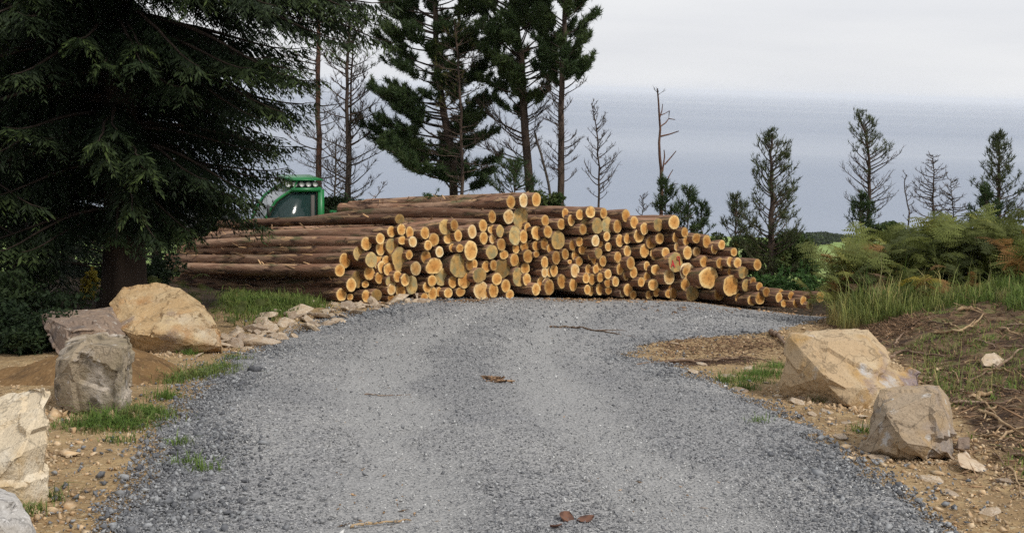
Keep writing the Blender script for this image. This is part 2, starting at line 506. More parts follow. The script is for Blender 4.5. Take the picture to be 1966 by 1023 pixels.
def cut_material(name, heart, sap, rim, stain=None):
    m = material(name, sap, rough=.8, spec=.2)
    nt = m.node_tree; N, L = nt.nodes, nt.links
    bsdf = N["Principled BSDF"]
    tc = N.new("ShaderNodeTexCoord")
    at = N.new("ShaderNodeAttribute"); at.attribute_name = "rad"
    oi = N.new("ShaderNodeObjectInfo")
    addv = N.new("ShaderNodeVectorMath"); addv.operation = 'ADD'
    sc = N.new("ShaderNodeVectorMath"); sc.operation = 'SCALE'; sc.inputs["Scale"].default_value = 40
    cmb = N.new("ShaderNodeCombineXYZ"); L.new(oi.outputs["Random"], cmb.inputs[0]); L.new(oi.outputs["Random"], cmb.inputs[1])
    L.new(cmb.outputs[0], sc.inputs[0]); L.new(tc.outputs["Object"], addv.inputs[0]); L.new(sc.outputs[0], addv.inputs[1])

    def nz(s, d=4):
        n = N.new("ShaderNodeTexNoise"); n.inputs["Scale"].default_value = s; n.inputs["Detail"].default_value = d
        L.new(addv.outputs[0], n.inputs["Vector"]); return n.outputs[0]

    def math_(op, a, b=None, c=None):
        x = N.new("ShaderNodeMath"); x.operation = op
        for i, v in enumerate((a, b, c)):
            if v is None: continue
            if isinstance(v, (int, float)): x.inputs[i].default_value = v
            else: L.new(v, x.inputs[i])
        return x.outputs[0]
    r = math_('MULTIPLY_ADD', nz(6), 0.35, math_('SUBTRACT', at.outputs["Fac"], 0.17))
    cr = N.new("ShaderNodeValToRGB"); e = cr.color_ramp.elements
    e[0].position = 0.0; e[0].color = (*[c * .8 for c in heart], 1)
    e[1].position = 1.0; e[1].color = (*rim, 1)
    for p, c in ((.12, heart), (.5, [.5 * (a + b) for a, b in zip(heart, sap)]), (.72, sap), (.92, rim)):
        k = e.new(p); k.color = (*c, 1)
    L.new(r, cr.inputs[0])
    # growth rings
    ring = math_('SINE', math_('MULTIPLY', r, 55.0))
    ringf = math_('MULTIPLY_ADD', ring, .055, .96)
    mul = N.new("ShaderNodeMix"); mul.data_type = 'RGBA'; mul.blend_type = 'MULTIPLY'; mul.inputs[0].default_value = 1
    L.new(cr.outputs[0], mul.inputs[6])
    hsv = N.new("ShaderNodeHueSaturation")
    L.new(ringf, hsv.inputs["Value"]); hsv.inputs["Color"].default_value = (1, 1, 1, 1)
    L.new(hsv.outputs[0], mul.inputs[7])
    cur = mul.outputs[2]
    # chainsaw smears and dirt
    mr = N.new("ShaderNodeMapRange"); mr.inputs[1].default_value = .5; mr.inputs[2].default_value = .72
    L.new(nz(16, 7), mr.inputs[0])
    mx = N.new("ShaderNodeMix"); mx.data_type = 'RGBA'; L.new(math_('MULTIPLY', mr.outputs[0], .8), mx.inputs[0])
    L.new(cur, mx.inputs[6]); mx.inputs[7].default_value = (*[c * .42 for c in heart], 1); cur = mx.outputs[2]
    if stain:
        mr = N.new("ShaderNodeMapRange"); mr.inputs[1].default_value = .43; mr.inputs[2].default_value = .66
        L.new(nz(7, 6), mr.inputs[0])
        mx = N.new("ShaderNodeMix"); mx.data_type = 'RGBA'; L.new(mr.outputs[0], mx.inputs[0])
        L.new(cur, mx.inputs[6]); mx.inputs[7].default_value = (*stain, 1); cur = mx.outputs[2]
    om = N.new("ShaderNodeMix"); om.data_type = 'RGBA'; om.blend_type = 'MULTIPLY'; om.inputs[0].default_value = 1
    oc = N.new("ShaderNodeValToRGB"); oc.color_ramp.elements[0].color = (.48, .42, .36, 1); oc.color_ramp.elements[1].color = (1.12, 1.16, 1.22, 1)
    oe = oc.color_ramp.elements.new(.3); oe.color = (.88, .82, .74, 1); oe = oc.color_ramp.elements.new(.65); oe.color = (1.04, 1.0, .95, 1)
    L.new(oi.outputs["Random"], oc.inputs[0]); L.new(cur, om.inputs[6]); L.new(oc.outputs[0], om.inputs[7])
    L.new(om.outputs[2], bsdf.inputs["Base Color"])
    bn = N.new("ShaderNodeBump"); bn.inputs["Strength"].default_value = .5; bn.inputs["Distance"].default_value = .01
    L.new(nz(40, 5), bn.inputs["Height"]); L.new(bn.outputs[0], bsdf.inputs["Normal"])
    return m


MAT['cut_o'] = cut_material("fresh_cut_wood", (.54, .25, .065), (.70, .395, .13), (.80, .57, .26))
MAT['cut_p'] = cut_material("pale_cut_wood", (.66, .37, .13), (.76, .51, .23), (.84, .69, .42))
MAT['cut_g'] = cut_material("weathered_cut_wood", (.52, .32, .11), (.58, .38, .14), (.64, .46, .2), stain=(.30, .265, .14))
MAT['paint_red'] = material("red_spray_paint", (.55, .03, .04), [(60, (.4, .08, .06), .5, .65)], rough=.7)

MAT['bark_pine'] = material("pine_bark", (.075, .055, .045), [(5, (.12, .085, .065), .45, .6), (12, (.035, .026, .022), .5, .65)], rough=.95, stretch=(1, 1, .3), bump=[(14, .8, .03)], spec=.1)
MAT['bark_red'] = material("reddish_bark", (.13, .07, .05), [(5, (.17, .10, .07), .45, .6), (12, (.06, .036, .03), .5, .65)], rough=.95, stretch=(1, 1, .3), bump=[(14, .8, .03)], spec=.1)
MAT['bark_spruce'] = material("spruce_bark", (.04, .03, .024), [(5, (.06, .045, .035), .45, .6)], rough=.95, stretch=(1, 1, .3), bump=[(12, .9, .04)], spec=.1)
MAT['twig_grey'] = material("bare_twig", (.085, .07, .06), [(5, (.13, .11, .095), .45, .6)], rough=.95, spec=.1)
leaf_i = [(.55, .6, .6), (.9, .95, .9), (1.1, 1.1, 1.0), (1.4, 1.35, 1.15)]
MAT['needle_pine'] = material("pine_needles", (.05, .08, .032), [(.9, (.075, .105, .038), .45, .65)], rough=.7, island=leaf_i, coord='World', trans=.15, spec=.2)
MAT['needle_sparse'] = material("dull_pine_needles", (.075, .092, .042), [(.9, (.10, .112, .05), .45, .65)], rough=.7, island=leaf_i, coord='World', trans=.15, spec=.2)
MAT['needle_yellow'] = material("yellowing_needles", (.115, .105, .03), [(.9, (.075, .09, .03), .45, .65)], rough=.7, island=leaf_i, coord='World', trans=.2, spec=.2)
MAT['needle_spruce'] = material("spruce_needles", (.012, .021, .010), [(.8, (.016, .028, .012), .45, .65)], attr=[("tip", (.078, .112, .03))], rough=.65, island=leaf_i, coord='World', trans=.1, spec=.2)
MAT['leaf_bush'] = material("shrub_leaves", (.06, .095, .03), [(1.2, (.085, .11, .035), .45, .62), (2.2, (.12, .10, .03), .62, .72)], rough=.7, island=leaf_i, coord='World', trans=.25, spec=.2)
MAT['leaf_shaded'] = material("shaded_shrub_leaves", (.018, .032, .014), [(1.2, (.026, .042, .016), .45, .62)], rough=.7, island=leaf_i, coord='World', trans=.2, spec=.2)  # shrub leaves with the undergrowth's shade darkened into their colour
MAT['hedge'] = material("distant_hedge_leaves", (.035, .05, .03), [(.3, (.05, .065, .035), .45, .62)], rough=.9, coord='World', island=leaf_i, spec=.1)
MAT['bough'] = material("cut_fir_bough", (.045, .10, .028), [(1.5, (.065, .125, .035), .45, .62)], rough=.7, island=leaf_i, coord='World', trans=.2, spec=.2)
for k, c in dict(green=(.175, .20, .055), lime=(.26, .265, .07), yellow=(.36, .29, .05), rust=(.33, .19, .07), brown=(.22, .14, .085), dark=(.10, .12, .04)).items():
    MAT['frond_' + k] = material("bracken_" + k, c, [(5, tuple(v * .7 for v in c), .45, .62)], rough=.7, objrand=((.75, .75, .75), (1.2, 1.2, 1.2)), trans=.4, spec=.2)
MAT['grass'] = material("grass_blades", (.125, .18, .045), [(1.4, (.17, .205, .06), .45, .6), (2.4, (.25, .22, .095), .58, .7)], rough=.75, coord='World', island=leaf_i, trans=.25, spec=.2)
MAT['grass_lush'] = material("lush_grass_blades", (.11, .175, .04), [(1.4, (.15, .19, .06), .45, .6), (5, (.2, .18, .08), .56, .68)], rough=.75, coord='World', island=leaf_i, trans=.25, spec=.2)
MAT['grass_dry'] = material("dry_grass_blades", (.34, .29, .13), [(1.4, (.22, .25, .08), .45, .6)], rough=.8, coord='World', island=leaf_i, trans=.2, spec=.2)
MAT['brash'] = material("brash_twigs", (.18, .12, .078), [], rough=.95, coord='World', island=[(.4, .4, .4), (.8, .75, .7), (1.1, 1.05, 1.0), (2.2, 2.1, 1.9)], spec=.1)
MAT['chips'] = material("bark_chips", (.25, .17, .105), [], rough=.95, coord='World', island=[(.4, .38, .35), (.8, .75, .7), (1.15, 1.1, 1.0), (2.3, 2.2, 2.0)], spec=.1)
MAT['slivers'] = material("peeled_slivers", (.36, .24, .14), [], rough=.9, coord='World', island=[(.3, .28, .25), (.7, .65, .6), (1.1, 1.05, 1.0), (1.9, 1.8, 1.6)], spec=.15)
MAT['stick'] = material("dead_stick", (.15, .10, .07), [(9, (.23, .17, .12), .45, .6), (25, (.08, .055, .04), .55, .65)], rough=.95, bump=[(30, .5, .01)], objrand=((.7, .68, .65), (1.5, 1.5, 1.5)), spec=.1)
MAT['stick_pale'] = material("peeled_stick", (.40, .29, .17), [(9, (.28, .18, .10), .45, .6)], rough=.9, bump=[(30, .5, .01)], spec=.15)
MAT['dead_leaf'] = material("dead_leaf", (.17, .085, .055), [(20, (.10, .05, .035), .45, .6)], rough=.8)
MAT['green_paint'] = material("green_machine_paint", (.014, .18, .05), [(6, (.02, .14, .045), .5, .7)], rough=.4, spec=.5)
MAT['dark_metal'] = material("dark_steel", (.05, .052, .055), [(8, (.09, .085, .08), .5, .65)], rough=.55, spec=.4)
MAT['boom_grey'] = material("boom_grey_paint", (.11, .115, .12), [(8, (.07, .07, .07), .5, .65)], rough=.5, spec=.4)
MAT['rubber'] = material("tyre_rubber", (.02, .02, .02), [(10, (.06, .045, .03), .5, .65)], rough=.9)
MAT['seat'] = material("cab_seat", (.03, .03, .035), rough=.9)
MAT['lamp'] = material("lamp_lens", (.5, .5, .48), rough=.15, spec=.6)
MAT['cab_in'] = material("cab_lining", (.11, .10, .09), rough=.8)


def glass_material(name, tint, opac):
    m = bpy.data.materials.new(name); m.use_nodes = True
    N, L = m.node_tree.nodes, m.node_tree.links
    b = N["Principled BSDF"]; b.inputs["Base Color"].default_value = (*tint, 1); b.inputs["Roughness"].default_value = .12
    b.inputs["Specular IOR Level"].default_value = .8
    t = N.new("ShaderNodeBsdfTransparent"); t.inputs[0].default_value = (*[.5 + .5 * c for c in tint], 1)
    ms = N.new("ShaderNodeMixShader"); ms.inputs[0].default_value = opac
    L.new(t.outputs[0], ms.inputs[1]); L.new(b.outputs[0], ms.inputs[2]); L.new(ms.outputs[0], N["Material Output"].inputs[0])
    return m


MAT['screen'] = glass_material("pale_windscreen", (.40, .43, .44), .75)  # pale grey, mostly opaque tint
MAT['glass'] = glass_material("green_side_glass", (.035, .08, .075), .45)


def water_material():
    m = material("sea_water", (.16, .19, .235), rough=.35, spec=.5)
    nt = m.node_tree; N, L = nt.nodes, nt.links
    b = N["Principled BSDF"]
    geo = N.new("ShaderNodeNewGeometry")
    mp = N.new("ShaderNodeMapping"); mp.inputs["Scale"].default_value = (.00006, .00042, 1)
    mp.inputs["Rotation"].default_value = (0, 0, math.radians(4))
    L.new(geo.outputs["Position"], mp.inputs[0])
    n = N.new("ShaderNodeTexNoise"); n.inputs["Scale"].default_value = 1.6; n.inputs["Detail"].default_value = 5; L.new(mp.outputs[0], n.inputs["Vector"])
    mr = N.new("ShaderNodeMapRange"); mr.inputs[1].default_value = .4; mr.inputs[2].default_value = .65; mr.inputs[3].default_value = .32; mr.inputs[4].default_value = .55
    L.new(n.outputs[0], mr.inputs[0]); L.new(mr.outputs[0], b.inputs["Roughness"])
    cr = N.new("ShaderNodeValToRGB"); cr.color_ramp.elements[0].position = .38; cr.color_ramp.elements[0].color = (.11, .155, .245, 1)
    cr.color_ramp.elements[1].position = .66; cr.color_ramp.elements[1].color = (.30, .335, .40, 1)
    L.new(n.outputs[0], cr.inputs[0]); L.new(cr.outputs[0], b.inputs["Base Color"])
    n2 = N.new("ShaderNodeTexNoise"); n2.inputs["Scale"].default_value = .05; n2.inputs["Detail"].default_value = 4; L.new(geo.outputs["Position"], n2.inputs["Vector"])
    bp = N.new("ShaderNodeBump"); bp.inputs["Strength"].default_value = .25; bp.inputs["Distance"].default_value = 1.0
    L.new(n2.outputs[0], bp.inputs["Height"]); L.new(bp.outputs[0], b.inputs["Normal"])
    return m


MAT['sea'] = water_material()


# ================================================================== THE SETTING
def build_ground():
    def axis(lo, mid0, mid1, hi, step, g):
        mid = np.arange(mid0, mid1 + 1e-6, step)
        a, s, v = [], step, mid1
        while v < hi:
            s *= g; v += s; a.append(min(v, hi))
        b, s, v = [], step, mid0
        while v > lo:
            s *= g; v -= s; b.append(max(v, lo))
        return np.concatenate([b[::-1], mid, a])
    xs = axis(-1400, -7, 10, 1400, .13, 1.11)
    ys = axis(-10, 3, 24, 880, .13, 1.05)
    X, Y = np.meshgrid(xs, ys)
    Z = hfun(X.ravel(), Y.ravel())
    x, y = X.ravel(), Y.ravel()
    # under the carriageway the earth lies a little lower than the laid gravel
    out = np.minimum(x - x_left(y), x_right(y) - x)
    Z = Z - 0.05 * sstep(.3, .8, out) * (1 - sstep(22, 24, y))
    V = np.stack([x, y, Z], 1)
    nx = len(xs); i = np.arange(len(ys) - 1)[:, None] * nx; j = np.arange(nx - 1)[None, :]
    Fc = np.stack([i + j, i + j + 1, i + nx + j + 1, i + nx + j], -1).reshape(-1, 4)
    me = mesh("ground", V, Fc, True)
    near = 1 - sstep(24, 28, y)
    l = x_left(y) - x
    toe = x_toe(y)
    zones = dict(
        humus=sstep(-.2, .5, x - toe) * near * sstep(5.5, 8, y) * .95,
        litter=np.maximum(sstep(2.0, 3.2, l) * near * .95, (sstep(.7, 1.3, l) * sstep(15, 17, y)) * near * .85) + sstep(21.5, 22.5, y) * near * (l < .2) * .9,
        turf=np.maximum((1 - near) * (1 - sstep(120, 220, y)), np.maximum(sstep(1.8, 2.5, x - toe), sstep(15.6, 16.2, y) * sstep(.3, .8, x - toe)) * sstep(13.3, 15, y) * near * .8),
        field=sstep(120, 220, y))
    for k, v in zones.items():
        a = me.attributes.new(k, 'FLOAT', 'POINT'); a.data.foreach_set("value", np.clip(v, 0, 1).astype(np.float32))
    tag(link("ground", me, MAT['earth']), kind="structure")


def build_road():
    ys = np.concatenate([np.arange(-8, 3, .5), np.arange(3, 22.2, .1)])
    s = np.linspace(0, 1, 90)
    V = []
    for yy in ys:
        a, b = float(x_left(yy)), float(x_right(yy))
        a -= .25 + .10 * float(vnoise([yy * 2.2], [3.3])[0]); b += .25 + .10 * float(vnoise([yy * 2.2], [9.3])[0])
        x = a + (b - a) * s
        V.append(np.stack([x, np.full_like(x, yy), np.zeros_like(x)], 1))
    V = np.concatenate(V)
    x, y = V[:, 0], V[:, 1]
    out = np.minimum(x - x_left(y), x_right(y) - x) + .16 * fbm(x * 2.6, y * 2.6, 0, 5)
    edge = sstep(-.22, .18, out)
    V[:, 2] = hfun(x, y, True) + edge * (.022 + .012 * fbm(x * 1.1, y * .8, 0, 41)) - (1 - edge) * .05
    far = sstep(21.6, 22.2, y)
    V[:, 2] -= far * .05 + .02 * track_at(x, y)
    nx = len(s); i = np.arange(len(ys) - 1)[:, None] * nx; j = np.arange(nx - 1)[None, :]
    Fc = np.stack([i + j, i + j + 1, i + nx + j + 1, i + nx + j], -1).reshape(-1, 4)
    me = mesh("gravel_road", V, Fc, True)
    a = me.attributes.new("dust", 'FLOAT', 'POINT'); a.data.foreach_set("value", (track_at(x, y) * .65).astype(np.float32))
    tag(link("gravel_road", me, MAT['gravel']), kind="structure")


CUBE_V = np.array([(sx, sy, sz) for sz in (-1, 1) for sy in (-1, 1) for sx in (-1, 1)], float) * .5
CUBE_F = np.array([(0, 2, 3), (0, 3, 1), (4, 5, 7), (4, 7, 6), (0, 1, 5), (0, 5, 4), (2, 6, 7), (2, 7, 3), (0, 4, 6), (0, 6, 2), (1, 3, 7), (1, 7, 5)])


OCT_V = np.array([(1, 0, 0), (-1, 0, 0), (0, 1, 0), (0, -1, 0), (0, 0, 1), (0, 0, -1)], float) * .6
OCT_F = np.array([(0, 2, 4), (2, 1, 4), (1, 3, 4), (3, 0, 4), (2, 0, 5), (1, 2, 5), (3, 1, 5), (0, 3, 5)])


def track_at(x, y):
    """1 in the two worn wheel lines, 0 between and beside them"""
    mid = x_left(y) + .5 * np.minimum(x_right(y) - x_left(y), 4.7) + .1
    d = np.minimum(np.abs(x - mid + .82), np.abs(x - mid - .82))
    f = 1 - sstep(.16, .58, d + .22 * fbm(x * 1.7, y * .8, 0, 52))
    return np.clip(f + .6 * sstep(15.5, 18, y) * (vnoise(x * .7, y * .7, 0, 53) * .5 + .5), 0, 1)


def rand_rot(n, tilt=1.0):
    az = RNG.uniform(0, 2 * math.pi, n)
    a, b = RNG.normal(0, .5 * tilt, n), RNG.normal(0, .5 * tilt, n)
    cz, sz, ca, sa, cb, sb = np.cos(az), np.sin(az), np.cos(a), np.sin(a), np.cos(b), np.sin(b)
    o, z = np.ones(n), np.zeros(n)
    Rz = np.stack([cz, -sz, z, sz, cz, z, z, z, o], -1).reshape(n, 3, 3)
    Rx = np.stack([o, z, z, z, ca, -sa, z, sa, ca], -1).reshape(n, 3, 3)
    Ry = np.stack([cb, z, sb, z, o, z, -sb, z, cb], -1).reshape(n, 3, 3)
    return Rz @ Rx @ Ry


def stones(name, pos, size, mat, flat=.6, jitter=.8, lift=.25):
    n = len(pos)
    sv = np.stack([RNG.uniform(.7, 1.4, n), RNG.uniform(.6, 1.1, n), RNG.uniform(.45, .9, n) * flat / .6], 1) * size[:, None]
    V = OCT_V[None] + RNG.uniform(-jitter, jitter, (n, 6, 3)) * .42
    V = V * sv[:, None, :]
    V = np.einsum('nij,nkj->nki', rand_rot(n), V)
    p = pos.copy(); p[:, 2] += sv[:, 2] * lift
    V = V + p[:, None, :]
    Fc = (OCT_F[None] + (np.arange(n) * 6)[:, None, None]).reshape(-1, 3)
    me = mesh(name, V.reshape(-1, 3), Fc)
    a = me.attributes.new("dust", 'FLOAT', 'POINT'); a.data.foreach_set("value", np.repeat(track_at(pos[:, 0], pos[:, 1]) * .62, 6).astype(np.float32))
    o = link(name, me, mat)
    return tag(o, kind="stuff")


def build_gravel():
    # road surface chippings: denser and finer in the wheel tracks, loose along the edges
    n = 195000
    y = 4.6 + RNG.random(n) ** 1.9 * 16.5
    a, b = x_left(y), x_right(y)
    x = a - .1 + (b - a + .2) * RNG.random(n)
    keep = RNG.random(n) < np.clip((b - a) / 6, 0, 1) * (.35 + .65 * (vnoise(x * 1.3, y * .5, 0, 77) * .5 + .5)) * np.clip(7.5 / y, .35, 1) * (1 - .42 * track_at(x, y))
    x, y = x[keep], y[keep]
    z = hfun(x, y) + .024 + .012 * fbm(x * 1.1, y * .8, 0, 41)
    size = np.exp(RNG.normal(0, .40, len(x))) * np.maximum(.0085, .00092 * y)
    stones("road_chippings", np.stack([x, y, z], 1), size, MAT['stone_grey'], lift=.2)
    tag(bpy.data.objects["road_chippings"], "grey crushed stone chippings covering the track surface", "gravel")
    # darker loose stone spilled along both edges
    m = 35000
    y = 4.6 + RNG.random(m) ** 1.5 * 16
    side = RNG.random(m) < .5
    off = RNG.normal(.28, .20, m)
    spill = RNG.random(m) < .045
    off = np.where(spill, -np.abs(RNG.normal(0, .55, m)), off)
    x = np.where(side, x_left(y) + off, x_right(y) - off)
    keep = (RNG.random(m) < np.clip(8 / y, .3, 1)) & ~((y > 13.2) & ~side & (y > 16))
    x, y = x[keep], y[keep]
    z = hfun(x, y) + .012
    size = np.exp(RNG.normal(0, .42, len(x))) * np.maximum(.0155, .0012 * y)
    stones("loose_edge_stones", np.stack([x, y, z], 1), size, MAT['stone_dark'])
    tag(bpy.data.objects["loose_edge_stones"], "dark blue-grey loose stones along the track edges", "gravel")
    # tan sandstone chips on both verges
    m = 15000
    y = 4.6 + RNG.random(m) ** 1.3 * 17
    side = RNG.random(m) < .45
    xl = x_left(y) - RNG.random(m) * 2.0
    xr = x_right(y) + RNG.random(m) * (x_toe(y) - x_right(y) + .5)
    x = np.where(side, xl, xr)
    keep = RNG.random(m) < np.clip(9 / y, .4, 1)
    x, y = x[keep], y[keep]
    z = hfun(x, y)
    size = np.exp(RNG.normal(math.log(.015), .55, len(x)))
    stones("verge_chips", np.stack([x, y, z], 1), size, MAT['stone_tan'], flat=.45)
    tag(bpy.data.objects["verge_chips"], "tan sandstone chips strewn over the soil verges", "gravel")


def build_sea():
    ys = np.concatenate([[780], 780 + np.geomspace(40, 59000, 40)])
    xs = np.linspace(-1, 1, 15)
    V = np.array([(t * (1500 + y * 1.0), y, -112.0) for y in ys for t in xs])
    nx = len(xs); i = np.arange(len(ys) - 1)[:, None] * nx; j = np.arange(nx - 1)[None, :]
    Fc = np.stack([i + j, i + j + 1, i + nx + j + 1, i + nx + j], -1).reshape(-1, 4)
    tag(link("sea", mesh("sea", V, Fc, True), MAT['sea']), kind="structure")


def build_haze():
    mb = MB(); mb.box((0, 30000, -40), (130000, 64000, 146.0))
    m = bpy.data.materials.new("sea_haze"); m.use_nodes = True
    N, L = m.node_tree.nodes, m.node_tree.links
    N.remove(N["Principled BSDF"])
    v = N.new("ShaderNodeVolumePrincipled")
    v.inputs["Color"].default_value = (.95, .97, 1.0, 1)
    v.inputs["Density"].default_value = 6.3e-5
    v.inputs["Anisotropy"].default_value = 0.1
    L.new(v.outputs[0], N["Material Output"].inputs["Volume"])
    tag(link("haze", mb.me("haze"), m), "pale sea haze", "haze", kind="stuff")


build_ground(); build_road(); build_gravel(); build_sea(); build_haze()


# ================================================================== LOG STACK
# end faces read off the stack: (x, y, rx, ry, look) on five enlargements of the stack front
REG = dict(A=(590, 360, 4.448), B=(780, 360, 4.45), C=(960, 360, 4.45), D=(1140, 380, 4.87), E=(1300, 400, 5.115))
LOGS = dict(
A=[(290,915,45,55,'o'),(278,707,42,55,'o'),(320,625,45,67,'o-'),(375,830,43,60,'o'),(425,785,42,75,'g-'),(443,563,50,67,'g'),(503,480,45,60,'o'),(622,435,37,48,'o'),(625,520,40,62,'o-'),(718,377,37,50,'o'),(803,360,38,50,'o'),(788,270,50,42,'g-'),(873,383,33,52,'o'),(810,450,35,38,'o'),(723,500,55,75,'g-'),(545,620,52,68,'g'),(610,640,38,68,'o-'),(635,680,33,55,'o'),(683,620,45,45,'o-'),(530,730,45,62,'o+'),(615,770,38,52,'o'),(698,700,48,55,'o-'),(790,615,68,105,'G-'),(870,573,30,42,'o'),(900,462,35,48,'p'),(925,690,45,62,'p+'),(718,868,37,50,'p+'),(715,800,55,48,'g-'),(770,760,35,50,'o'),(835,790,38,55,'o'),(890,835,45,82,'g-'),(797,878,43,62,'o'),(500,925,33,55,'o'),(590,918,47,52,'g'),(365,935,28,28,'o-'),(495,825,35,30,'o-'),(715,940,38,30,'o-')],
B=[(160,388,37,53,'o'),(185,495,33,45,'o'),(235,445,45,55,'o-'),(168,595,42,55,'o'),(282,550,35,47,'p'),(235,670,80,70,'O-'),(300,765,55,78,'g-'),(220,795,38,50,'o'),(178,850,37,50,'o'),(225,905,38,60,'o-'),(280,890,28,42,'o-'),(155,935,38,35,'o'),(357,900,37,45,'o'),(332,335,53,68,'g'),(410,320,33,50,'o'),(442,410,32,52,'o'),(365,430,50,52,'o-'),(395,515,32,38,'o-'),(457,518,32,35,'o'),(562,378,37,60,'p'),(550,538,57,85,'o'),(450,665,75,110,'G'),(540,660,30,50,'o-'),(583,650,25,40,'o-'),(398,805,38,55,'o'),(495,790,55,75,'o-'),(463,890,42,42,'o'),(655,325,35,55,'o'),(733,250,32,55,'o'),(875,250,45,62,'p'),(660,432,35,55,'o'),(735,360,40,40,'o-'),(800,373,33,55,'g'),(738,440,30,42,'p'),(812,488,38,55,'o'),(728,550,50,62,'g'),(835,573,40,40,'o-'),(682,675,38,50,'o'),(745,665,27,48,'o'),(820,690,65,88,'G-'),(625,750,65,62,'g'),(773,780,43,53,'o'),(640,880,70,78,'P'),(745,880,42,60,'o'),(700,910,35,50,'o-'),(850,840,40,57,'o'),(885,915,35,45,'o-')],
C=[(92,122,38,55,'o'),(200,110,37,62,'p'),(310,103,38,60,'o'),(175,265,63,105,'G-'),(125,410,45,83,'g'),(200,420,33,58,'o'),(235,345,25,45,'o-'),(137,515,32,50,'o-'),(208,505,35,47,'o'),(238,587,40,57,'o'),(122,617,38,55,'o'),(165,640,30,50,'g-'),(158,765,52,85,'g'),(215,690,40,50,'o-'),(228,785,28,55,'o-'),(315,390,50,62,'O'),(310,497,35,45,'o-'),(310,570,32,28,'o-'),(408,378,37,52,'o'),(385,283,33,48,'o'),(523,313,33,48,'o'),(557,220,30,45,'o'),(608,280,30,48,'o'),(680,232,32,45,'o'),(772,210,40,52,'o'),(885,220,30,47,'o'),(495,450,58,80,'g-'),(745,325,50,75,'g-'),(832,330,45,72,'g'),(708,358,32,47,'o+'),(378,483,32,50,'o'),(430,520,32,40,'o-'),(410,600,42,62,'o-'),(380,640,30,52,'o'),(480,600,32,60,'o'),(380,725,25,43,'p'),(425,720,27,47,'o-'),(460,710,27,55,'o-'),(355,820,40,65,'o'),(307,868,35,55,'o+'),(400,820,25,60,'p-'),(420,850,42,68,'o-'),(528,800,38,62,'o'),(618,493,28,47,'o'),(678,463,30,42,'o'),(708,525,37,50,'o-'),(557,570,30,48,'o'),(643,580,33,48,'o'),(675,630,30,42,'o-'),(595,635,27,20,'o'),(640,710,37,62,'p'),(625,830,33,57,'o'),(775,580,28,40,'o'),(805,620,25,38,'o-'),(840,560,32,45,'g'),(815,455,35,50,'p'),(855,475,20,40,'o-'),(755,700,27,45,'o'),(735,773,30,47,'o'),(785,785,30,48,'o'),(818,700,25,42,'o'),(855,665,30,45,'o-'),(855,768,28,42,'o'),(745,872,28,43,'o'),(775,880,25,45,'o-'),(853,867,33,53,'o')],
D=[(125,255,52,78,'g-'),(220,265,38,62,'o'),(300,165,38,60,'o'),(378,228,38,58,'o'),(472,288,37,58,'o'),(603,250,42,62,'g'),(750,228,50,68,'o'),(120,360,32,45,'o'),(243,400,36,60,'o'),(315,380,36,52,'o'),(423,353,50,63,'o'),(135,457,30,42,'o'),(313,497,35,52,'o'),(538,415,50,60,'o'),(615,380,40,52,'o'),(775,370,42,55,'o'),(850,322,32,48,'o'),(820,425,22,38,'o-'),(862,405,30,42,'o'),(960,378,40,47,'o'),(778,458,27,43,'p+'),(875,512,40,65,'o'),(960,503,38,45,'p'),(472,495,43,65,'o'),(670,510,37,48,'o'),(565,525,40,55,'O-'),(223,555,35,52,'o'),(345,610,35,62,'o'),(245,665,33,57,'o'),(372,695,35,55,'o-'),(305,725,33,47,'o'),(495,637,27,47,'o'),(575,670,45,50,'O-'),(85,590,32,52,'o-'),(132,710,33,48,'o'),(128,795,30,43,'o'),(203,780,32,50,'o'),(138,865,32,38,'o-'),(320,857,43,60,'o'),(268,887,25,42,'p+'),(367,905,33,40,'o-'),(443,785,32,47,'o'),(497,740,33,48,'o-'),(553,810,47,55,'o'),(588,880,32,43,'o-'),(517,905,35,42,'o'),(765,600,70,95,'M+'),(705,735,50,78,'p++'),(772,755,27,55,'o-'),(870,690,70,85,'P'),(857,685,28,42,'o+'),(855,810,43,57,'o'),(920,890,60,75,'g'),(725,835,33,30,'o-'),(705,893,40,42,'o'),(745,890,33,55,'o-'),(630,750,40,45,'o--')],
E=[(290,325,38,65,'o'),(437,358,34,47,'o'),(365,398,33,52,'o'),(557,428,33,43,'o'),(267,525,43,60,'o'),(418,538,35,52,'o'),(458,570,38,57,'o-'),(523,523,37,52,'o'),(593,535,37,52,'o'),(787,552,38,57,'o'),(525,620,33,40,'o-'),(648,630,48,60,'g'),(310,680,105,110,'B'),(225,725,48,58,'o+'),(535,750,82,110,'B+'),(413,842,52,60,'o'),(680,755,45,65,'g'),(745,720,30,47,'o'),(807,768,32,43,'o'),(735,900,45,55,'o'),(815,883,47,62,'o'),(875,823,35,50,'o'),(1000,875,32,52,'o'),(1020,830,27,40,'o-'),(1120,857,30,45,'o'),(1050,932,32,38,'o'),(1100,938,25,37,'o'),(1170,930,32,47,'o'),(1238,905,32,48,'o'),(1295,955,38,35,'g'),(1405,870,38,55,'o'),(600,880,30,50,'o-')])
BASE_PX = [(600, 584), (650, 581), (790, 579), (1000, 574), (1200, 575), (1330, 578), (1440, 588), (1590, 601)]
BASE_Y = [G(*p)[1] for p in BASE_PX]
BASE_Y[5:] = [BASE_Y[4] + .05, BASE_Y[4] - .15, BASE_Y[4] - .55]      # the ground dips towards the tail instead


def stack_depth(px):
    return float(np.interp(px, [p[0] for p in BASE_PX], BASE_Y))


def log_angle(px):
    return math.radians(float(np.interp(px, [600, 800, 1000, 1300, 1600], [51, 49, 44, 37, 34])))


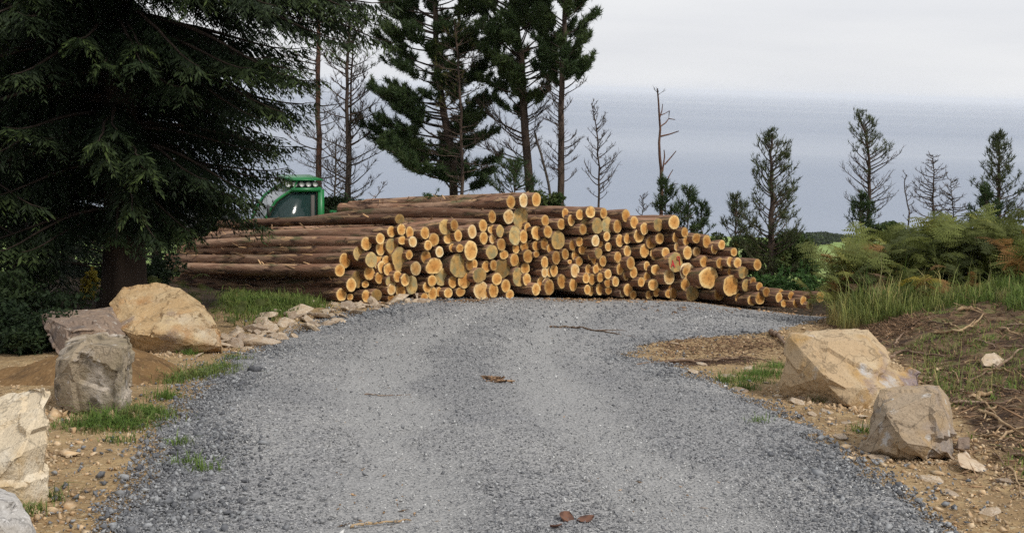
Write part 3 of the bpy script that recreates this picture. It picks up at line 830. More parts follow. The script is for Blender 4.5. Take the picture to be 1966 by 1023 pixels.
def make_log(name, r_out, length, axis, front, look, seed):
    """r_out: end outline, (n,) radii; axis: unit vector from the cut face back into the stack"""
    rs = np.random.default_rng(seed)
    n = len(r_out)
    ang = np.arange(n) * 2 * math.pi / n
    mean = r_out.mean()
    flare = look in 'BGPMO'
    ts = np.array([0, .02, .1, .3, .6, 1.0, 1.4, 1.8, 2.2, 2.6, 3.0, 3.5, 4.0, 4.5, 5.0]) / 5.0 * length
    taper = rs.uniform(.80, .93)
    rows = []
    bow = rs.normal(0, .012, 2)
    for k, t in enumerate(ts):
        s = t / length
        sh = r_out / mean
        if flare:
            f = .66 + .34 * math.exp(-t / .35)
            sh = 1 + (sh - 1) * math.exp(-t / .5)
        else:
            f = 1 - (1 - taper) * s
        rr = mean * f * sh * (1 + .075 * np.array([mnoise.noise((math.cos(a) * 1.7 + seed, math.sin(a) * 1.7, t * 2.6)) for a in ang]))
        if k == 0: rr = rr * .985
        off = math.sin(math.pi * s) * bow * length
        rows.append(np.stack([np.full(n, t), rr * np.cos(ang) + off[0], rr * np.sin(ang) + off[1]], 1))
    inner0 = rows[0].copy(); inner0[:, 1:] *= .9
    V = np.concatenate([inner0] + rows)
    m = len(rows) + 1
    i = np.arange(m - 1)[:, None] * n; j = np.arange(n)[None, :]; j2 = (j + 1) % n
    Fc = np.stack([i + j, i + j2, i + n + j2, i + n + j], -1).reshape(-1, 4)
    me = mesh(name, V, Fc, True)
    o = link(name, me, MAT['bark_log'])
    ax = Vector(axis); zz = Vector((0, 0, 1)); yv = zz.cross(ax).normalized(); zv = ax.cross(yv)
    M = Matrix((ax, yv, zv)).transposed().to_4x4()
    M.translation = Vector(front)
    o.matrix_world = M

    def disc(row, at, sign, scale):
        rr = row[:, 1:]
        c = rr.mean(0)
        lev = np.array([0, .3, .6, .85, 1.0]) * scale
        VV, rad = [np.array([[at, c[0], c[1]]])], [np.zeros(1)]
        wob = rs.normal(0, .004, (len(lev), 1)) + rs.normal(0, .002, (len(lev), n))
        for q, lv in enumerate(lev[1:]):
            pts = c + (rr - c) * lv
            VV.append(np.concatenate([(at + (0 if q == 3 else wob[q]))[:, None] if q != 3 else np.full((n, 1), at), pts], 1))
            rad.append(np.full(n, lv / scale))
        VV = np.concatenate(VV)
        tri = np.array([(0, 1 + (k + 1) % n, 1 + k) for k in range(n)])
        q = []
        for lv in range(3):
            b = 1 + lv * n
            for k in range(n): q.append((b + k, b + (k + 1) % n, b + n + (k + 1) % n, b + n + k))
        q = np.array(q)
        if sign > 0: tri, q = tri[:, ::-1], q[:, ::-1]
        d = mesh("cut_end", VV, [tri, q], True)
        a = d.attributes.new("rad", 'FLOAT', 'POINT'); a.data.foreach_set("value", np.concatenate(rad).astype(np.float32))
        return d
    cm = {'o': 'cut_o', 'O': 'cut_o', 'B': 'cut_o', 'p': 'cut_p', 'P': 'cut_p', 'g': 'cut_g', 'G': 'cut_g', 'M': 'cut_g'}[look]
    ce = link("cut_end", disc(rows[0], -.004, -1, .965), MAT[cm], o)
    link("cut_end", disc(rows[-1], length + .002, 1, .97), MAT['cut_o'], o)
    return o, ce


LANDMARKS = [(700, 430, "the stack end by the conifer"), (655, 540, "the lowest long-sided log"), (764, 500, "the big green-stained butt"), (881, 509, "the pale-rimmed flared butt"), (855, 435, "the twin pale ends"),
             (1000, 395, "the three highest logs"), (1000, 470, "the tall green-stained oval butt"), (930, 555, "the broad pale butt on the gravel"), (1070, 460, "the mossy half-round butt"), (1130, 435, "the pair of broad green butts"),
             (1045, 545, "the cluster of overlapping ends"), (1110, 540, "the long pale oval end"), (1200, 440, "the ridge shoulder"), (1190, 540, "the small pale end on the gravel"), (1255, 510, "the splintered ends"),
             (1297, 503, "the red-marked butt"), (1318, 522, "the broad pale double butt"), (1290, 415, "the thick orange shoulder log"), (1360, 533, "the huge ragged butt"), (1404, 547, "the tall torn butt"), (1370, 470, "the stepped shoulder logs"), (1430, 530, "the two green-stained tail ends"), (1454, 508, "the jutting tail log"), (1500, 575, "the low tail pile"), (1560, 575, "the last tail log")]


def zone_phrase(px, py):
    lx, ly, nm = min(LANDMARKS, key=lambda l: (l[0] - px) ** 2 + (l[1] - py) ** 2)
    dx, dy = px - lx, py - ly
    if abs(dx) + abs(dy) < 6: return "at " + nm
    if abs(dy) > abs(dx) * .8: return ("over " if dy < 0 else "under ") + nm
    return ("conifer side of " if dx < 0 else "bracken side of ") + nm


def build_logs():
    items = []
    for reg, lst in LOGS.items():
        ox, oy, sc = REG[reg]
        for (x, y, rx, ry, lk) in lst:
            items.append([ox + x / sc, oy + y / sc, rx / sc, ry / sc, lk])
    specials = {}
    tops = {}
    for it in items:
        k = int(it[0] // 40); tops[k] = min(tops.get(k, 1e9), it[1])
    done = []
    for idx, (px, py, rx, ry, lk) in enumerate(items):
        look = lk[0]
        rec = lk.count('-') * .11 - lk.count('+') * .07
        rs = np.random.default_rng(100 + idx)
        D = stack_depth(px)
        th = log_angle(px) + rs.normal(0, math.radians(1.5))
        base_py = float(np.interp(px, [p[0] for p in BASE_PX], [p[1] for p in BASE_PX]))
        high = (base_py - py) / F * D
        D = D + .08 + .10 * high + rs.normal(0, .05)
        tilt = -.125 + rs.normal(0, .006)
        axis = unit(np.array([-math.sin(th), math.cos(th), tilt]))
        # a log set back into the stack still shows its face at this sight line
        D2 = D + rec * math.cos(th)
        front = P(px, py, D2)
        dist = np.linalg.norm(front - EYE)
        r = ry / F * D2 / fw[1] * 1.03
        v = unit(front - EYE)
        asp = abs(float(np.dot(v, axis)))
        kx = np.clip((rx / ry) / asp, .85, 1.35)
        n = 22
        ang = np.arange(n) * 2 * math.pi / n
        irr = {'o': .03, 'p': .03, 'g': .06, 'O': .13, 'G': .11, 'P': .08, 'M': .08, 'B': .13}[look]
        ro = []
        for a in ang:
            c, s = math.cos(a), math.sin(a)
            e = 1 / math.sqrt((c / kx) ** 2 + s ** 2)
            ro.append(r * e * (1 + irr * 1.6 * mnoise.noise((c * 1.6 + idx * 3.7, s * 1.6, .5)) + irr * .7 * mnoise.noise((c * 4 + idx, s * 4, 2.5))))
        ro = np.array(ro)
        length = rs.uniform(5.3, 6.0)
        if px > 1440: length = rs.uniform(4.5, 5.2)
        # keep it clear of the ground at the front
        zmin = hz(front[0], front[1]) + r * .55
        if front[2] < zmin: front = front + np.array([0, 0, min(zmin - front[2], .06)])
        o, ce = make_log("log", ro, length, axis, front, look, 500 + idx)
        size = 'thin' if r < .108 else ('medium' if r < .135 else 'thick')
        col = {'o': 'orange end', 'O': 'ragged orange end', 'B': 'ragged orange end', 'p': 'pale end', 'P': 'broad pale end', 'g': 'green-stained end', 'G': 'broad green-stained end', 'M': 'red-marked end'}[look]
        k = int(px // 40)
        course = "top" if py < tops[k] + 9 else ("bottom" if base_py - py < 22 else "")
        ph = zone_phrase(px, py)
        label = f"{size} {course + ' ' if course else ''}log, {col}, {'set back, ' if rec > 0 else ''}{ph}"
        if len(label.split()) > 16: label = label.replace('set back, ', '')
        tag(o, label, "log", f"{size} logs {ph}")
        done.append((o, ce, px, py, r, look))

    def near(px, py):
        return min(done, key=lambda d: (d[2] - px) ** 2 + (d[3] - py) ** 2)

    def special(px, py, label):
        d = near(px, py); d[0]["label"] = label
        if "group" in d[0]: del d[0]["group"]
    special(980.7, 387.4, "long thick log on top of the stack with a green sprig lying on it")
    special(1005, 384.7, "pale ended middle one of the three highest logs on the stack")
    special(1029.7, 383, "highest log whose cut end juts out beyond the two beside it")
    special(1360.6, 533, "huge flared butt with ragged orange end next to the red-marked log")
    special(1404.6, 546.6, "tall flared orange butt with torn lower edge standing on the gravel")
    special(1318.6, 521.7, "broad pale butt with a smaller round log end in front of it")
    special(1316, 520.7, "small round log end overlapping the broad pale butt")
    special(1454, 508, "single log jutting out above the low tail of the stack")
    special(1574.7, 570, "last log at the tail of the stack, half hidden by grass")
    special(881, 509.4, "broad flared butt with pale rim and grey-green heart")
    special(999, 419.6, "large green-stained butt directly under the three highest logs")
    special(1105, 440, "thin log poking out in front of broad green-stained butts")
    d = near(1297, 503.2)
    d[0]["label"] = "wide grey-green butt with red paint marks on its cut end"
    if "group" in d[0]: del d[0]["group"]
    # the red marks: strokes on the face, slightly proud of it
    ce, r = d[1], d[4]

    def stroke(mb, pts, w):
        pts = np.array(pts, float) * r
        Q = np.stack([np.full(len(pts), -.016), pts[:, 0], pts[:, 1]], 1)
        mb.tube(Q, w * r, 5)
    # +local y of the face points to the viewer's right or left depending on the axis: find out
    yl = np.array(d[0].matrix_world.to_3x3() @ Vector((0, 1, 0)))
    sg = 1.0 if np.dot(yl, RT) > 0 else -1.0
    mk = MB()
    circ = [(.30 + .15 * math.cos(t), .36 + .15 * math.sin(t)) for t in np.linspace(0, 2 * math.pi, 13)]
    for st in (circ, [(.45, .36), (.44, .1), (.47, -.2), (.5, -.34)]):
        stroke(mk, [(sg * a, b) for a, b in st], .045)
    m1 = link("painted_mark", mk.me("painted_mark", True), MAT['paint_red'], ce)
    mk = MB()
    for st in ([(-.62, -.42), (-.45, .18), (-.22, -.48)], [(-.55, -.15), (-.34, -.15)], [(-.45, .1), (-.44, -.3)]):
        stroke(mk, [(sg * a, b) for a, b in st], .06)
    link("painted_mark", mk.me("painted_mark", True), MAT['paint_red'], ce)
    return done


LOGLIST = build_logs()


# ================================================================== BOULDERS
def boulder(name, label, mat, pts, seed, amp=.035, step=.05, back=.8, chips=9):
    """pts: (px, py, depth) corners of one or several blocks that make up the rock; the unseen back is closed by pushed-back copies"""
    blocks = pts if isinstance(pts[0], list) else [pts]
    rs = np.random.default_rng(seed * 31)
    low = max((p for b in blocks for p in b), key=lambda p: p[1])
    dy = ground_at(low[0], low[1] - 3)[1] - low[2]
    blocks = [[(p[0], p[1], p[2] + dy) for p in b] for b in blocks]
    cen = np.mean([P(*p) for p in blocks[0]], 0)
    ext0 = max(np.ptp([P(*p)[0] for p in blocks[0]]), .3)
    org = np.array([cen[0], cen[1] + .3 * back * ext0, hz(cen[0], cen[1])])
    V, Fc = [], []
    for bl in blocks:
        Q = [P(px, py, y) for px, py, y in bl]
        c = np.mean(Q, 0)
        ext = max(np.ptp([q[0] for q in Q]), .3)
        allp = list(Q)
        for q in Q:
            bq = c + (q - c) * .72
            away = unit(np.array([c[0], c[1], 0.0])) * back * ext * .8
            allp.append(bq + away - np.array([0, 0, SLOPE * back * ext * .8]))
        for q in Q:
            if q[2] < np.percentile([k[2] for k in Q], 35):
                allp.append(np.array([q[0] * .96 + c[0] * .04, q[1] + .12, min(q[2], hz(q[0], q[1])) - .05]))
        bm = bmesh.new()
        for q in allp: bm.verts.new(q - org)
        r = bmesh.ops.convex_hull(bm, input=bm.verts)
        bmesh.ops.delete(bm, geom=list({g for g in r["geom_interior"] + r["geom_unused"] if isinstance(g, bmesh.types.BMVert)}), context='VERTS')
        bmesh.ops.dissolve_limit(bm, angle_limit=math.radians(7), verts=bm.verts, edges=bm.edges)
        # knock flakes off the corners and edges
        for _ in range(chips):
            vs_ = [v for v in bm.verts if v.co.y < .2 * ext]
            if not vs_: break
            v = vs_[rs.integers(0, len(vs_))]
            nn = Vector(unit(np.array(v.co - Vector(c - org)) * np.array([1, 1, 1.3]) + rs.normal(0, .25, 3) * ext))
            dpt = rs.uniform(.006, .022) * ext
            bmesh.ops.bisect_plane(bm, geom=bm.verts[:] + bm.edges[:] + bm.faces[:], plane_co=nn * (max(k.co.dot(nn) for k in bm.verts) - dpt), plane_no=nn, clear_outer=True)
            be = [e for e in bm.edges if e.is_boundary]
            if be: bmesh.ops.contextual_create(bm, geom=be)
        bmesh.ops.recalc_face_normals(bm, faces=bm.faces)
        bmesh.ops.bevel(bm, geom=bm.edges[:], offset=.008, segments=1, affect='EDGES', clamp_overlap=True)
        bmesh.ops.triangulate(bm, faces=bm.faces)
        for _ in range(7):
            es = [e for e in bm.edges if e.calc_length() > step]
            if not es: break
            bmesh.ops.subdivide_edges(bm, edges=es, cuts=1)
            bmesh.ops.triangulate(bm, faces=[f for f in bm.faces if len(f.verts) > 3])
        bm.normal_update()
        nrm = [v.normal.copy() for v in bm.verts]
        sh = Vector((seed * 7.1, seed * 3.3, 0))
        for v, nn in zip(bm.verts, nrm):
            p = v.co
            d = amp * .45 * mnoise.noise(p * 1.8 + sh)
            w = p + Vector(mnoise.noise_vector(p * 2.5 + sh)) * .10
            cell = mnoise.cell(Vector((w.x * 2.6, w.y * 2.6, w.z * 4.5 + w.x * 1.2)) + sh)
            d += amp * .8 * (cell - .5)
            rid = 1 - abs(mnoise.noise(w * 3.2 + sh)) * 2
            if rid > .82: d -= amp * .4 * (rid - .82) / .18
            d += amp * .30 * mnoise.noise(p * 9 + sh) + amp * .2 * mnoise.noise(p * 22 + sh)
            v.co += nn * d
        n0 = sum(len(x) for x in V)
        bm.verts.index_update()
        V.append(np.array([v.co[:] for v in bm.verts])); Fc.append(np.array([[v.index for v in f.verts] for f in bm.faces]) + n0)
        bm.free()
    me = mesh(name, np.concatenate(V), np.concatenate(Fc), True)
    try: me.set_sharp_from_angle(angle=math.radians(24))
    except Exception: pass
    o = link(name, me, mat, loc=org)
    return tag(o, label, "boulder", None)


def build_boulders():
    boulder("boulder", "broad ochre sandstone boulder under the dark conifer", MAT['b_tan'],
            [(207, 580, 13.5), (232, 552, 13.6), (300, 546, 13.7), (347, 556, 13.6), (398, 590, 13.4), (428, 640, 13.2), (432, 668, 13.0), (400, 673, 12.9),
             (345, 677, 12.75), (258, 680, 12.7), (215, 625, 12.9), (330, 640, 12.6), (262, 640, 12.55), (385, 600, 12.95)], 1, .04)
    boulder("boulder", "tilted flat-topped brown slab between block and ochre boulder", MAT['b_slab'],
            [(75, 602, 11.6), (150, 592, 11.9), (215, 590, 12.0), (243, 640, 11.5), (238, 665, 11.3), (150, 690, 10.9), (118, 690, 10.9), (92, 640, 11.2), (135, 630, 10.9), (180, 628, 11.0)], 2, .03, back=.45)
    boulder("boulder", "squared lichen-grey block boulder with a dark front and grass at its foot", MAT['b_block'],
            [(122, 652, 9.5), (165, 637, 9.8), (252, 642, 9.5), (256, 660, 9.2), (243, 760, 8.85), (228, 803, 8.7), (160, 796, 8.75), (104, 780, 8.9), (100, 740, 8.9), (106, 690, 8.95), (135, 690, 8.75), (175, 660, 8.8), (236, 668, 8.75), (232, 720, 8.7)], 3, .032, back=.75)
    boulder("boulder", "pale cream wedge boulder with a sharp upright edge", MAT['b_pale'],
            [(-70, 800, 6.3), (0, 762, 6.4), (60, 738, 6.4), (98, 741, 6.25), (97, 850, 6.0), (68, 940, 5.85), (42, 985, 5.75), (-60, 985, 5.7), (-120, 900, 6.0), (20, 880, 5.7), (70, 800, 5.98), (45, 870, 5.75)], 4, .022, step=.035, back=.7)
    boulder("boulder", "rounded speckled grey boulder in front of the cream wedge", MAT['b_grey'],
            [(-90, 990, 5.25), (-40, 955, 5.3), (0, 947, 5.3), (35, 960, 5.25), (55, 990, 5.2), (64, 1030, 5.1), (66, 1080, 5.0), (-80, 1080, 4.95), (0, 1010, 5.0), (-20, 975, 5.1)], 5, .02, step=.03, back=.6)
    boulder("boulder", "large flat-topped stained boulder on the spit between track and bank", MAT['b_right'],
            [[(1511, 641, 9.8), (1560, 634, 10.0), (1640, 627, 10.1), (1668, 629, 10.0), (1702, 668, 9.8), (1712, 690, 9.6), (1690, 730, 9.3), (1662, 760, 9.1),
              (1565, 752, 9.4), (1500, 748, 9.6), (1496, 715, 9.65), (1583, 722, 9.1), (1590, 655, 9.5), (1625, 745, 9.02), (1665, 650, 9.65)],
             [(1650, 700, 9.5), (1712, 692, 9.8), (1766, 716, 9.75), (1770, 738, 9.6), (1720, 768, 9.2), (1662, 787, 9.0), (1625, 778, 8.95), (1590, 740, 9.1), (1575, 730, 9.3), (1655, 745, 8.98)]], 6, .03, back=.55)
    boulder("boulder", "grey-brown upright boulder in front of the stained one", MAT['b_right2'],
            [(1688, 748, 7.5), (1722, 742, 7.6), (1775, 732, 7.6), (1806, 736, 7.55), (1822, 760, 7.5), (1838, 868, 7.25), (1830, 886, 7.15), (1780, 884, 7.0), (1718, 876, 7.05), (1664, 868, 7.2), (1655, 850, 7.25), (1663, 825, 7.3),
             (1700, 790, 7.1), (1790, 752, 7.2), (1800, 860, 6.98), (1738, 850, 6.95)], 7, .028, step=.04, back=.6)
    boulder("boulder", "small pinkish stone half buried in the cleared bank", MAT['rubble'],
            [(1884, 690, 12.0), (1893, 679, 12.1), (1912, 678, 12.1), (1930, 688, 12.0), (1928, 704, 11.9), (1890, 702, 11.9)], 8, .02, step=.04, back=.7)
    # the thin slab lying behind the upright boulder
    boulder("flat_stone", "low tan stone slab behind the upright grey-brown boulder", MAT['rubble'],
            [(1838, 872, 7.4), (1850, 866, 7.6), (1895, 895, 7.35), (1896, 910, 7.25), (1842, 895, 7.2)], 9, .015, step=.04, back=.4)
    boulder("flat_stone", "fallen dark stone block by the bank behind the upright boulder", MAT['b_slab'],
            [(1838, 842, 7.9), (1862, 840, 7.9), (1863, 866, 7.8), (1840, 870, 7.75)], 10, .015, step=.04, back=.6)


build_boulders()


def stone_mesh(name, seed, flat):
    rs = np.random.default_rng(seed)
    bm = bmesh.new()
    for _ in range(14):
        v = unit(rs.normal(0, 1, 3)) * rs.uniform(.75, 1.0)
        bm.verts.new((v[0] * .62, v[1] * .5, v[2] * .5 * flat))
    r = bmesh.ops.convex_hull(bm, input=bm.verts)
    bmesh.ops.delete(bm, geom=list({g for g in r["geom_interior"] + r["geom_unused"] if isinstance(g, bmesh.types.BMVert)}), context='VERTS')
    bmesh.ops.bevel(bm, geom=bm.edges[:], offset=.03, segments=1, affect='EDGES', clamp_overlap=True)
    me = bpy.data.meshes.new(name); bm.to_mesh(me); bm.free()
    me.materials.append(MAT['rubble'])
    return me


def build_rubble():
    var = [stone_mesh("rubble_stone", 40 + k, .55 + .08 * (k % 4)) for k in range(8)]
    line = [(430, 660, 8), (470, 648, 24), (520, 633, 30), (580, 616, 34), (640, 600, 26), (700, 590, 15), (760, 580, 8), (860, 575, 4)]
    n = 0
    for k in range(190):
        t = RNG.random()
        px = 428 + t * 400
        cy = np.interp(px, [l[0] for l in line], [l[1] for l in line]); hw = np.interp(px, [l[0] for l in line], [l[2] for l in line])
        py = cy + RNG.uniform(-hw, hw)
        g = ground_at(px, py)
        s = float(np.exp(RNG.normal(math.log(.15), .38)))
        o = link("rubble_stone", var[k % 8], loc=(g[0], g[1], g[2] + s * .12))
        o.scale = (s * RNG.uniform(.8, 1.4), s, s * RNG.uniform(.7, 1.1))
        o.rotation_euler = (RNG.normal(0, .3), RNG.normal(0, .3), RNG.uniform(0, 6.28))
        size = "large" if s > .2 else ("small" if s < .13 else "middling")
        where = "next to the ochre boulder" if px < 500 else ("below the ferny earth hump" if px < 580 else ("below the grassy hump" if px < 640 else ("under the conifer end of the stack" if px < 700 else "along the foot of the stack")))
        edge = "at the track edge" if py > cy + hw * .3 else ("high on the heap" if py < cy - hw * .3 else "in the heap")
        tag(o, f"{size} pale rubble stone {edge} {where}", "stone", f"{size} rubble {edge} {where}")
    # flat stones on the spit on the other side
    spots = [(1625, 812), (1560, 795), (1440, 708), (1395, 722), (1350, 700), (1470, 735), (1530, 775), (1585, 790), (1600, 775), (1545, 765), (1690, 882), (1745, 893), (1500, 760), (1420, 750), (1330, 716), (1660, 820), (1615, 840), (1640, 862), (1290, 660), (1310, 690), (1826, 948), (1900, 985), (1930, 925), (1780, 920), (380, 684), (352, 676), (300, 700), (320, 720), (1655, 800), (1600, 815)]
    for k, (px, py) in enumerate(spots):
        g = ground_at(px, py)
        s = float(RNG.uniform(.07, .17))
        o = link("flat_stone", var[(k * 3) % 8], loc=(g[0], g[1], g[2] + s * .05))
        o.scale = (s * 1.3, s, s * .6); o.rotation_euler = (RNG.normal(0, .15), RNG.normal(0, .15), RNG.uniform(0, 6.28))
        where = "under the ochre boulder" if px < 900 else ("beside the flat-topped stained boulder" if px < 1680 else "near the upright grey-brown boulder")
        if 900 < px < 1680: where = "among the chips by the track edge" if px < 1400 else ("below the overhang of the stained boulder" if py < 770 else "between the stained and upright boulders")
        sz = "large" if s > .135 else ("small" if s < .1 else "middling")
        tag(o, f"{sz} flat tan stone lying loose {where}", "stone", f"{sz} loose flat stones {where}")


build_rubble()


def build_foot_stones():
    spots = [(120, 792), (150, 800), (200, 805), (235, 800), (270, 684), (330, 680), (390, 677), (425, 672), (1505, 752), (1540, 764), (1580, 775), (1620, 783), (1665, 790), (1670, 872), (1720, 882), (1780, 890), (1830, 890), (50, 988), (75, 950), (90, 880), (245, 690)]
    P_ = []
    for px, py in spots:
        g = ground_at(px, py)
        xy = g[:2] + RNG.normal(0, 1, (90, 2)) * np.array([.16, .09]); P_.append(np.concatenate([xy, hfun(xy[:, 0], xy[:, 1])[:, None]], 1))
    P_ = np.concatenate(P_)
    stones("boulder_foot_chips", P_, np.exp(RNG.normal(math.log(.022), .5, len(P_))), MAT['stone_tan'], flat=.55)
    tag(bpy.data.objects["boulder_foot_chips"], "broken sandstone chips gathered round the boulders' feet", "gravel")


build_foot_stones()


# ================================================================== TREES
def needles(pos, dirs, size, k, width, spread):
    n = len(pos)
    D = np.repeat(unit(dirs), k, 0); B = np.repeat(pos, k, 0); S = np.repeat(size, k)
    nd = unit(D + RNG.normal(0, spread, (n * k, 3)))
    b = B - D * (RNG.random(n * k) * S * .9)[:, None]
    side = unit(np.cross(nd, RNG.normal(0, 1, (n * k, 3))))
    L = S * RNG.uniform(.7, 1.2, n * k)
    w = width * RNG.uniform(.7, 1.3, n * k)
    V = np.stack([b - side * w[:, None] * .5, b + side * w[:, None] * .5, b + nd * L[:, None]], 1).reshape(-1, 3)
    return V, np.arange(len(V)).reshape(-1, 3)


def curve(p0, d0, L, n, up=0.0, wob=.06, rs=RNG):
    """a limb that sets off along d0 and bends upward by `up`"""
    pts = [np.array(p0, float)]
    d = unit(d0)
    for k in range(n):
        d = unit(d + np.array([0, 0, up / n]) + rs.normal(0, wob, 3))
        pts.append(pts[-1] + d * L / n)
    return np.array(pts)


def tree(name, label, path, y, r0, r1, profile, nlimb, cat="tree", foliage='needle_pine', bark='bark_pine', tuft=.17, k=9, dens=1.0,
         lift=.35, bend=.6, dead_below=None, subs=6, group=None, nw=.016, base_extra=None, spread=.42, twig_lvl=1, leafy=True, thick=1.0, pad=.28):
    """path: trunk as (px, py) from foot to top, standing at distance y; profile: (py, left, right) reach of the limbs"""
    pts = np.array([P(a, b, y) for a, b in path])
    foot = pts[0].copy()
    gz = hz(foot[0], y)
    if foot[2] > gz:
        d = pts[1] - pts[0]
        foot = np.array([foot[0] - d[0] * .15, y, gz - .1]); pts = np.vstack([foot, pts])
    # resample the trunk
    seg = np.concatenate([[0], np.cumsum(np.linalg.norm(np.diff(pts, axis=0), axis=1))])
    tt = np.linspace(0, seg[-1], 18)
    tp = np.stack([np.interp(tt, seg, pts[:, i]) for i in range(3)], 1)
    tp[1:-1, :2] += RNG.normal(0, .012, (16, 2))
    root = empty(name, (foot[0], foot[1], gz))
    o0 = np.array([foot[0], foot[1], gz])
    mb = MB(); mb.tube(tp - o0, np.linspace(r0, r1, 18), 9)
    link("trunk", mb.me("trunk", True), MAT[bark], root)
    pp = sorted(profile)
    ppy = [p[0] for p in pp]
    lo, hi = ppy[0], ppy[-1]
    wood = MB()
    tpos, tdir, tsz = [], [], []
    pyt = np.array([project(q)[1] for q in tp])
    for li in range(nlimb):
        u = (li + RNG.random()) / nlimb
        py = lo + (hi - lo) * u
        kk = int(np.clip(np.searchsorted(-pyt, -py), 1, len(tp) - 1))
        f = (py - pyt[kk - 1]) / (pyt[kk] - pyt[kk - 1] + 1e-9)
        p0 = tp[kk - 1] + (tp[kk] - tp[kk - 1]) * np.clip(f, 0, 1)
        az = RNG.uniform(0, 2 * math.pi)
        cx = math.cos(az)
        lft = np.interp(py, ppy, [p[1] for p in pp]); rgt = np.interp(py, ppy, [p[2] for p in pp])
        wgt = cx * .5 + .5
        L = (lft * (1 - wgt) + rgt * wgt) / F * y * RNG.uniform(.75, 1.12) * (.75 + .35 * abs(cx))
        L = max(L, .12)
        frac = 1 - (py - lo) / (hi - lo + 1e-9)        # 1 at the top
        d0 = np.array([cx, math.sin(az), lift * (.4 + 1.5 * frac)])
        pts = curve(p0, d0, L * 1.12, 6, bend, .09)
        rr = np.clip(.010 + .014 * L, .008, .05) * thick
        if nlimb <= 5: wood = MB()
        wood.tube(pts - o0, np.linspace(rr, .004, 7), 5, cap=False)
        dead = dead_below is not None and py > dead_below + RNG.normal(0, 12)
        ns = max(2, int(subs * (.5 + L * .55)))
        for s in range(ns):
            v = RNG.uniform(pad, 1.0) if s else 1.0
            q = v * 6; i0 = min(int(q), 5)
            b = pts[i0] + (pts[i0 + 1] - pts[i0]) * (q - i0)
            t = unit(pts[i0 + 1] - pts[i0])
            if s:
                sd = unit(t * RNG.uniform(.4, .9) + unit(np.cross(t, [0, 0, 1])) * RNG.choice([-1, 1]) * RNG.uniform(.5, 1.0) + np.array([0, 0, RNG.uniform(0, .5)]))
                sl = L * RNG.uniform(.16, .34) * (1.15 - v * .6) + .08
                sp = curve(b, sd, sl, 3, bend * .7, .12)
                wood.tube(sp - o0, np.linspace(rr * .4, .003, 4), 3, cap=False)
            else:
                sp = pts[-4:]; sl = L * .4
            if dead or twig_lvl > 1:
                for w in range(int(3 * twig_lvl)):
                    a = sp[RNG.integers(1, len(sp))]
                    td = unit(unit(sp[-1] - sp[0]) + RNG.normal(0, .5, 3) + np.array([0, 0, .15]))
                    tw = curve(a, td, sl * RNG.uniform(.3, .7), 2, .3, .15)
                    wood.tube(tw - o0, np.linspace(.0055, .0025, 3), 3, cap=False)
            if nlimb <= 5 and s == ns - 1: link("limb", wood.me("limb"), MAT['twig_grey'], root)
            if leafy and not dead:
                m = max(1, int((2.2 + sl * 7) * dens * (1 if py > -30 else .5)))
                for w in range(m):
                    g = RNG.uniform(.25, 1.0) if w else 1.0
                    q = g * (len(sp) - 1); i1 = min(int(q), len(sp) - 2)
                    a = sp[i1] + (sp[i1 + 1] - sp[i1]) * (q - i1)
                    dd = unit(unit(sp[i1 + 1] - sp[i1]) + RNG.normal(0, .35, 3) + np.array([0, 0, .35]))
                    tpos.append(a + dd * RNG.uniform(0, .07) + RNG.normal(0, .03, 3)); tdir.append(dd); tsz.append(tuft * RNG.uniform(.7, 1.25))
    # leader
    if nlimb > 5: pass
    if leafy:
        for w in range(int(6 * dens)):
            a = tp[-1] + (tp[-3] - tp[-1]) * RNG.random()
            dd = unit(np.array([RNG.normal(0, .5), RNG.normal(0, .5), 1])); tpos.append(a); tdir.append(dd); tsz.append(tuft)
    if nlimb > 5: link("branches", wood.me("branches"), MAT[bark if bark != 'bark_red' else 'twig_grey'], root)
    if leafy and tpos:
        V, Fc = needles(np.array(tpos), np.array(tdir), np.array(tsz), k, nw, spread)
        link("crown", mesh("crown", V - o0, Fc), MAT[foliage], root)
    return tag(root, label, cat, group)


def project(q):
    d = np.asarray(q) - EYE
    z = d @ fw
    return W / 2 + F * (d @ RT) / z, H / 2 - F * (d @ UP) / z


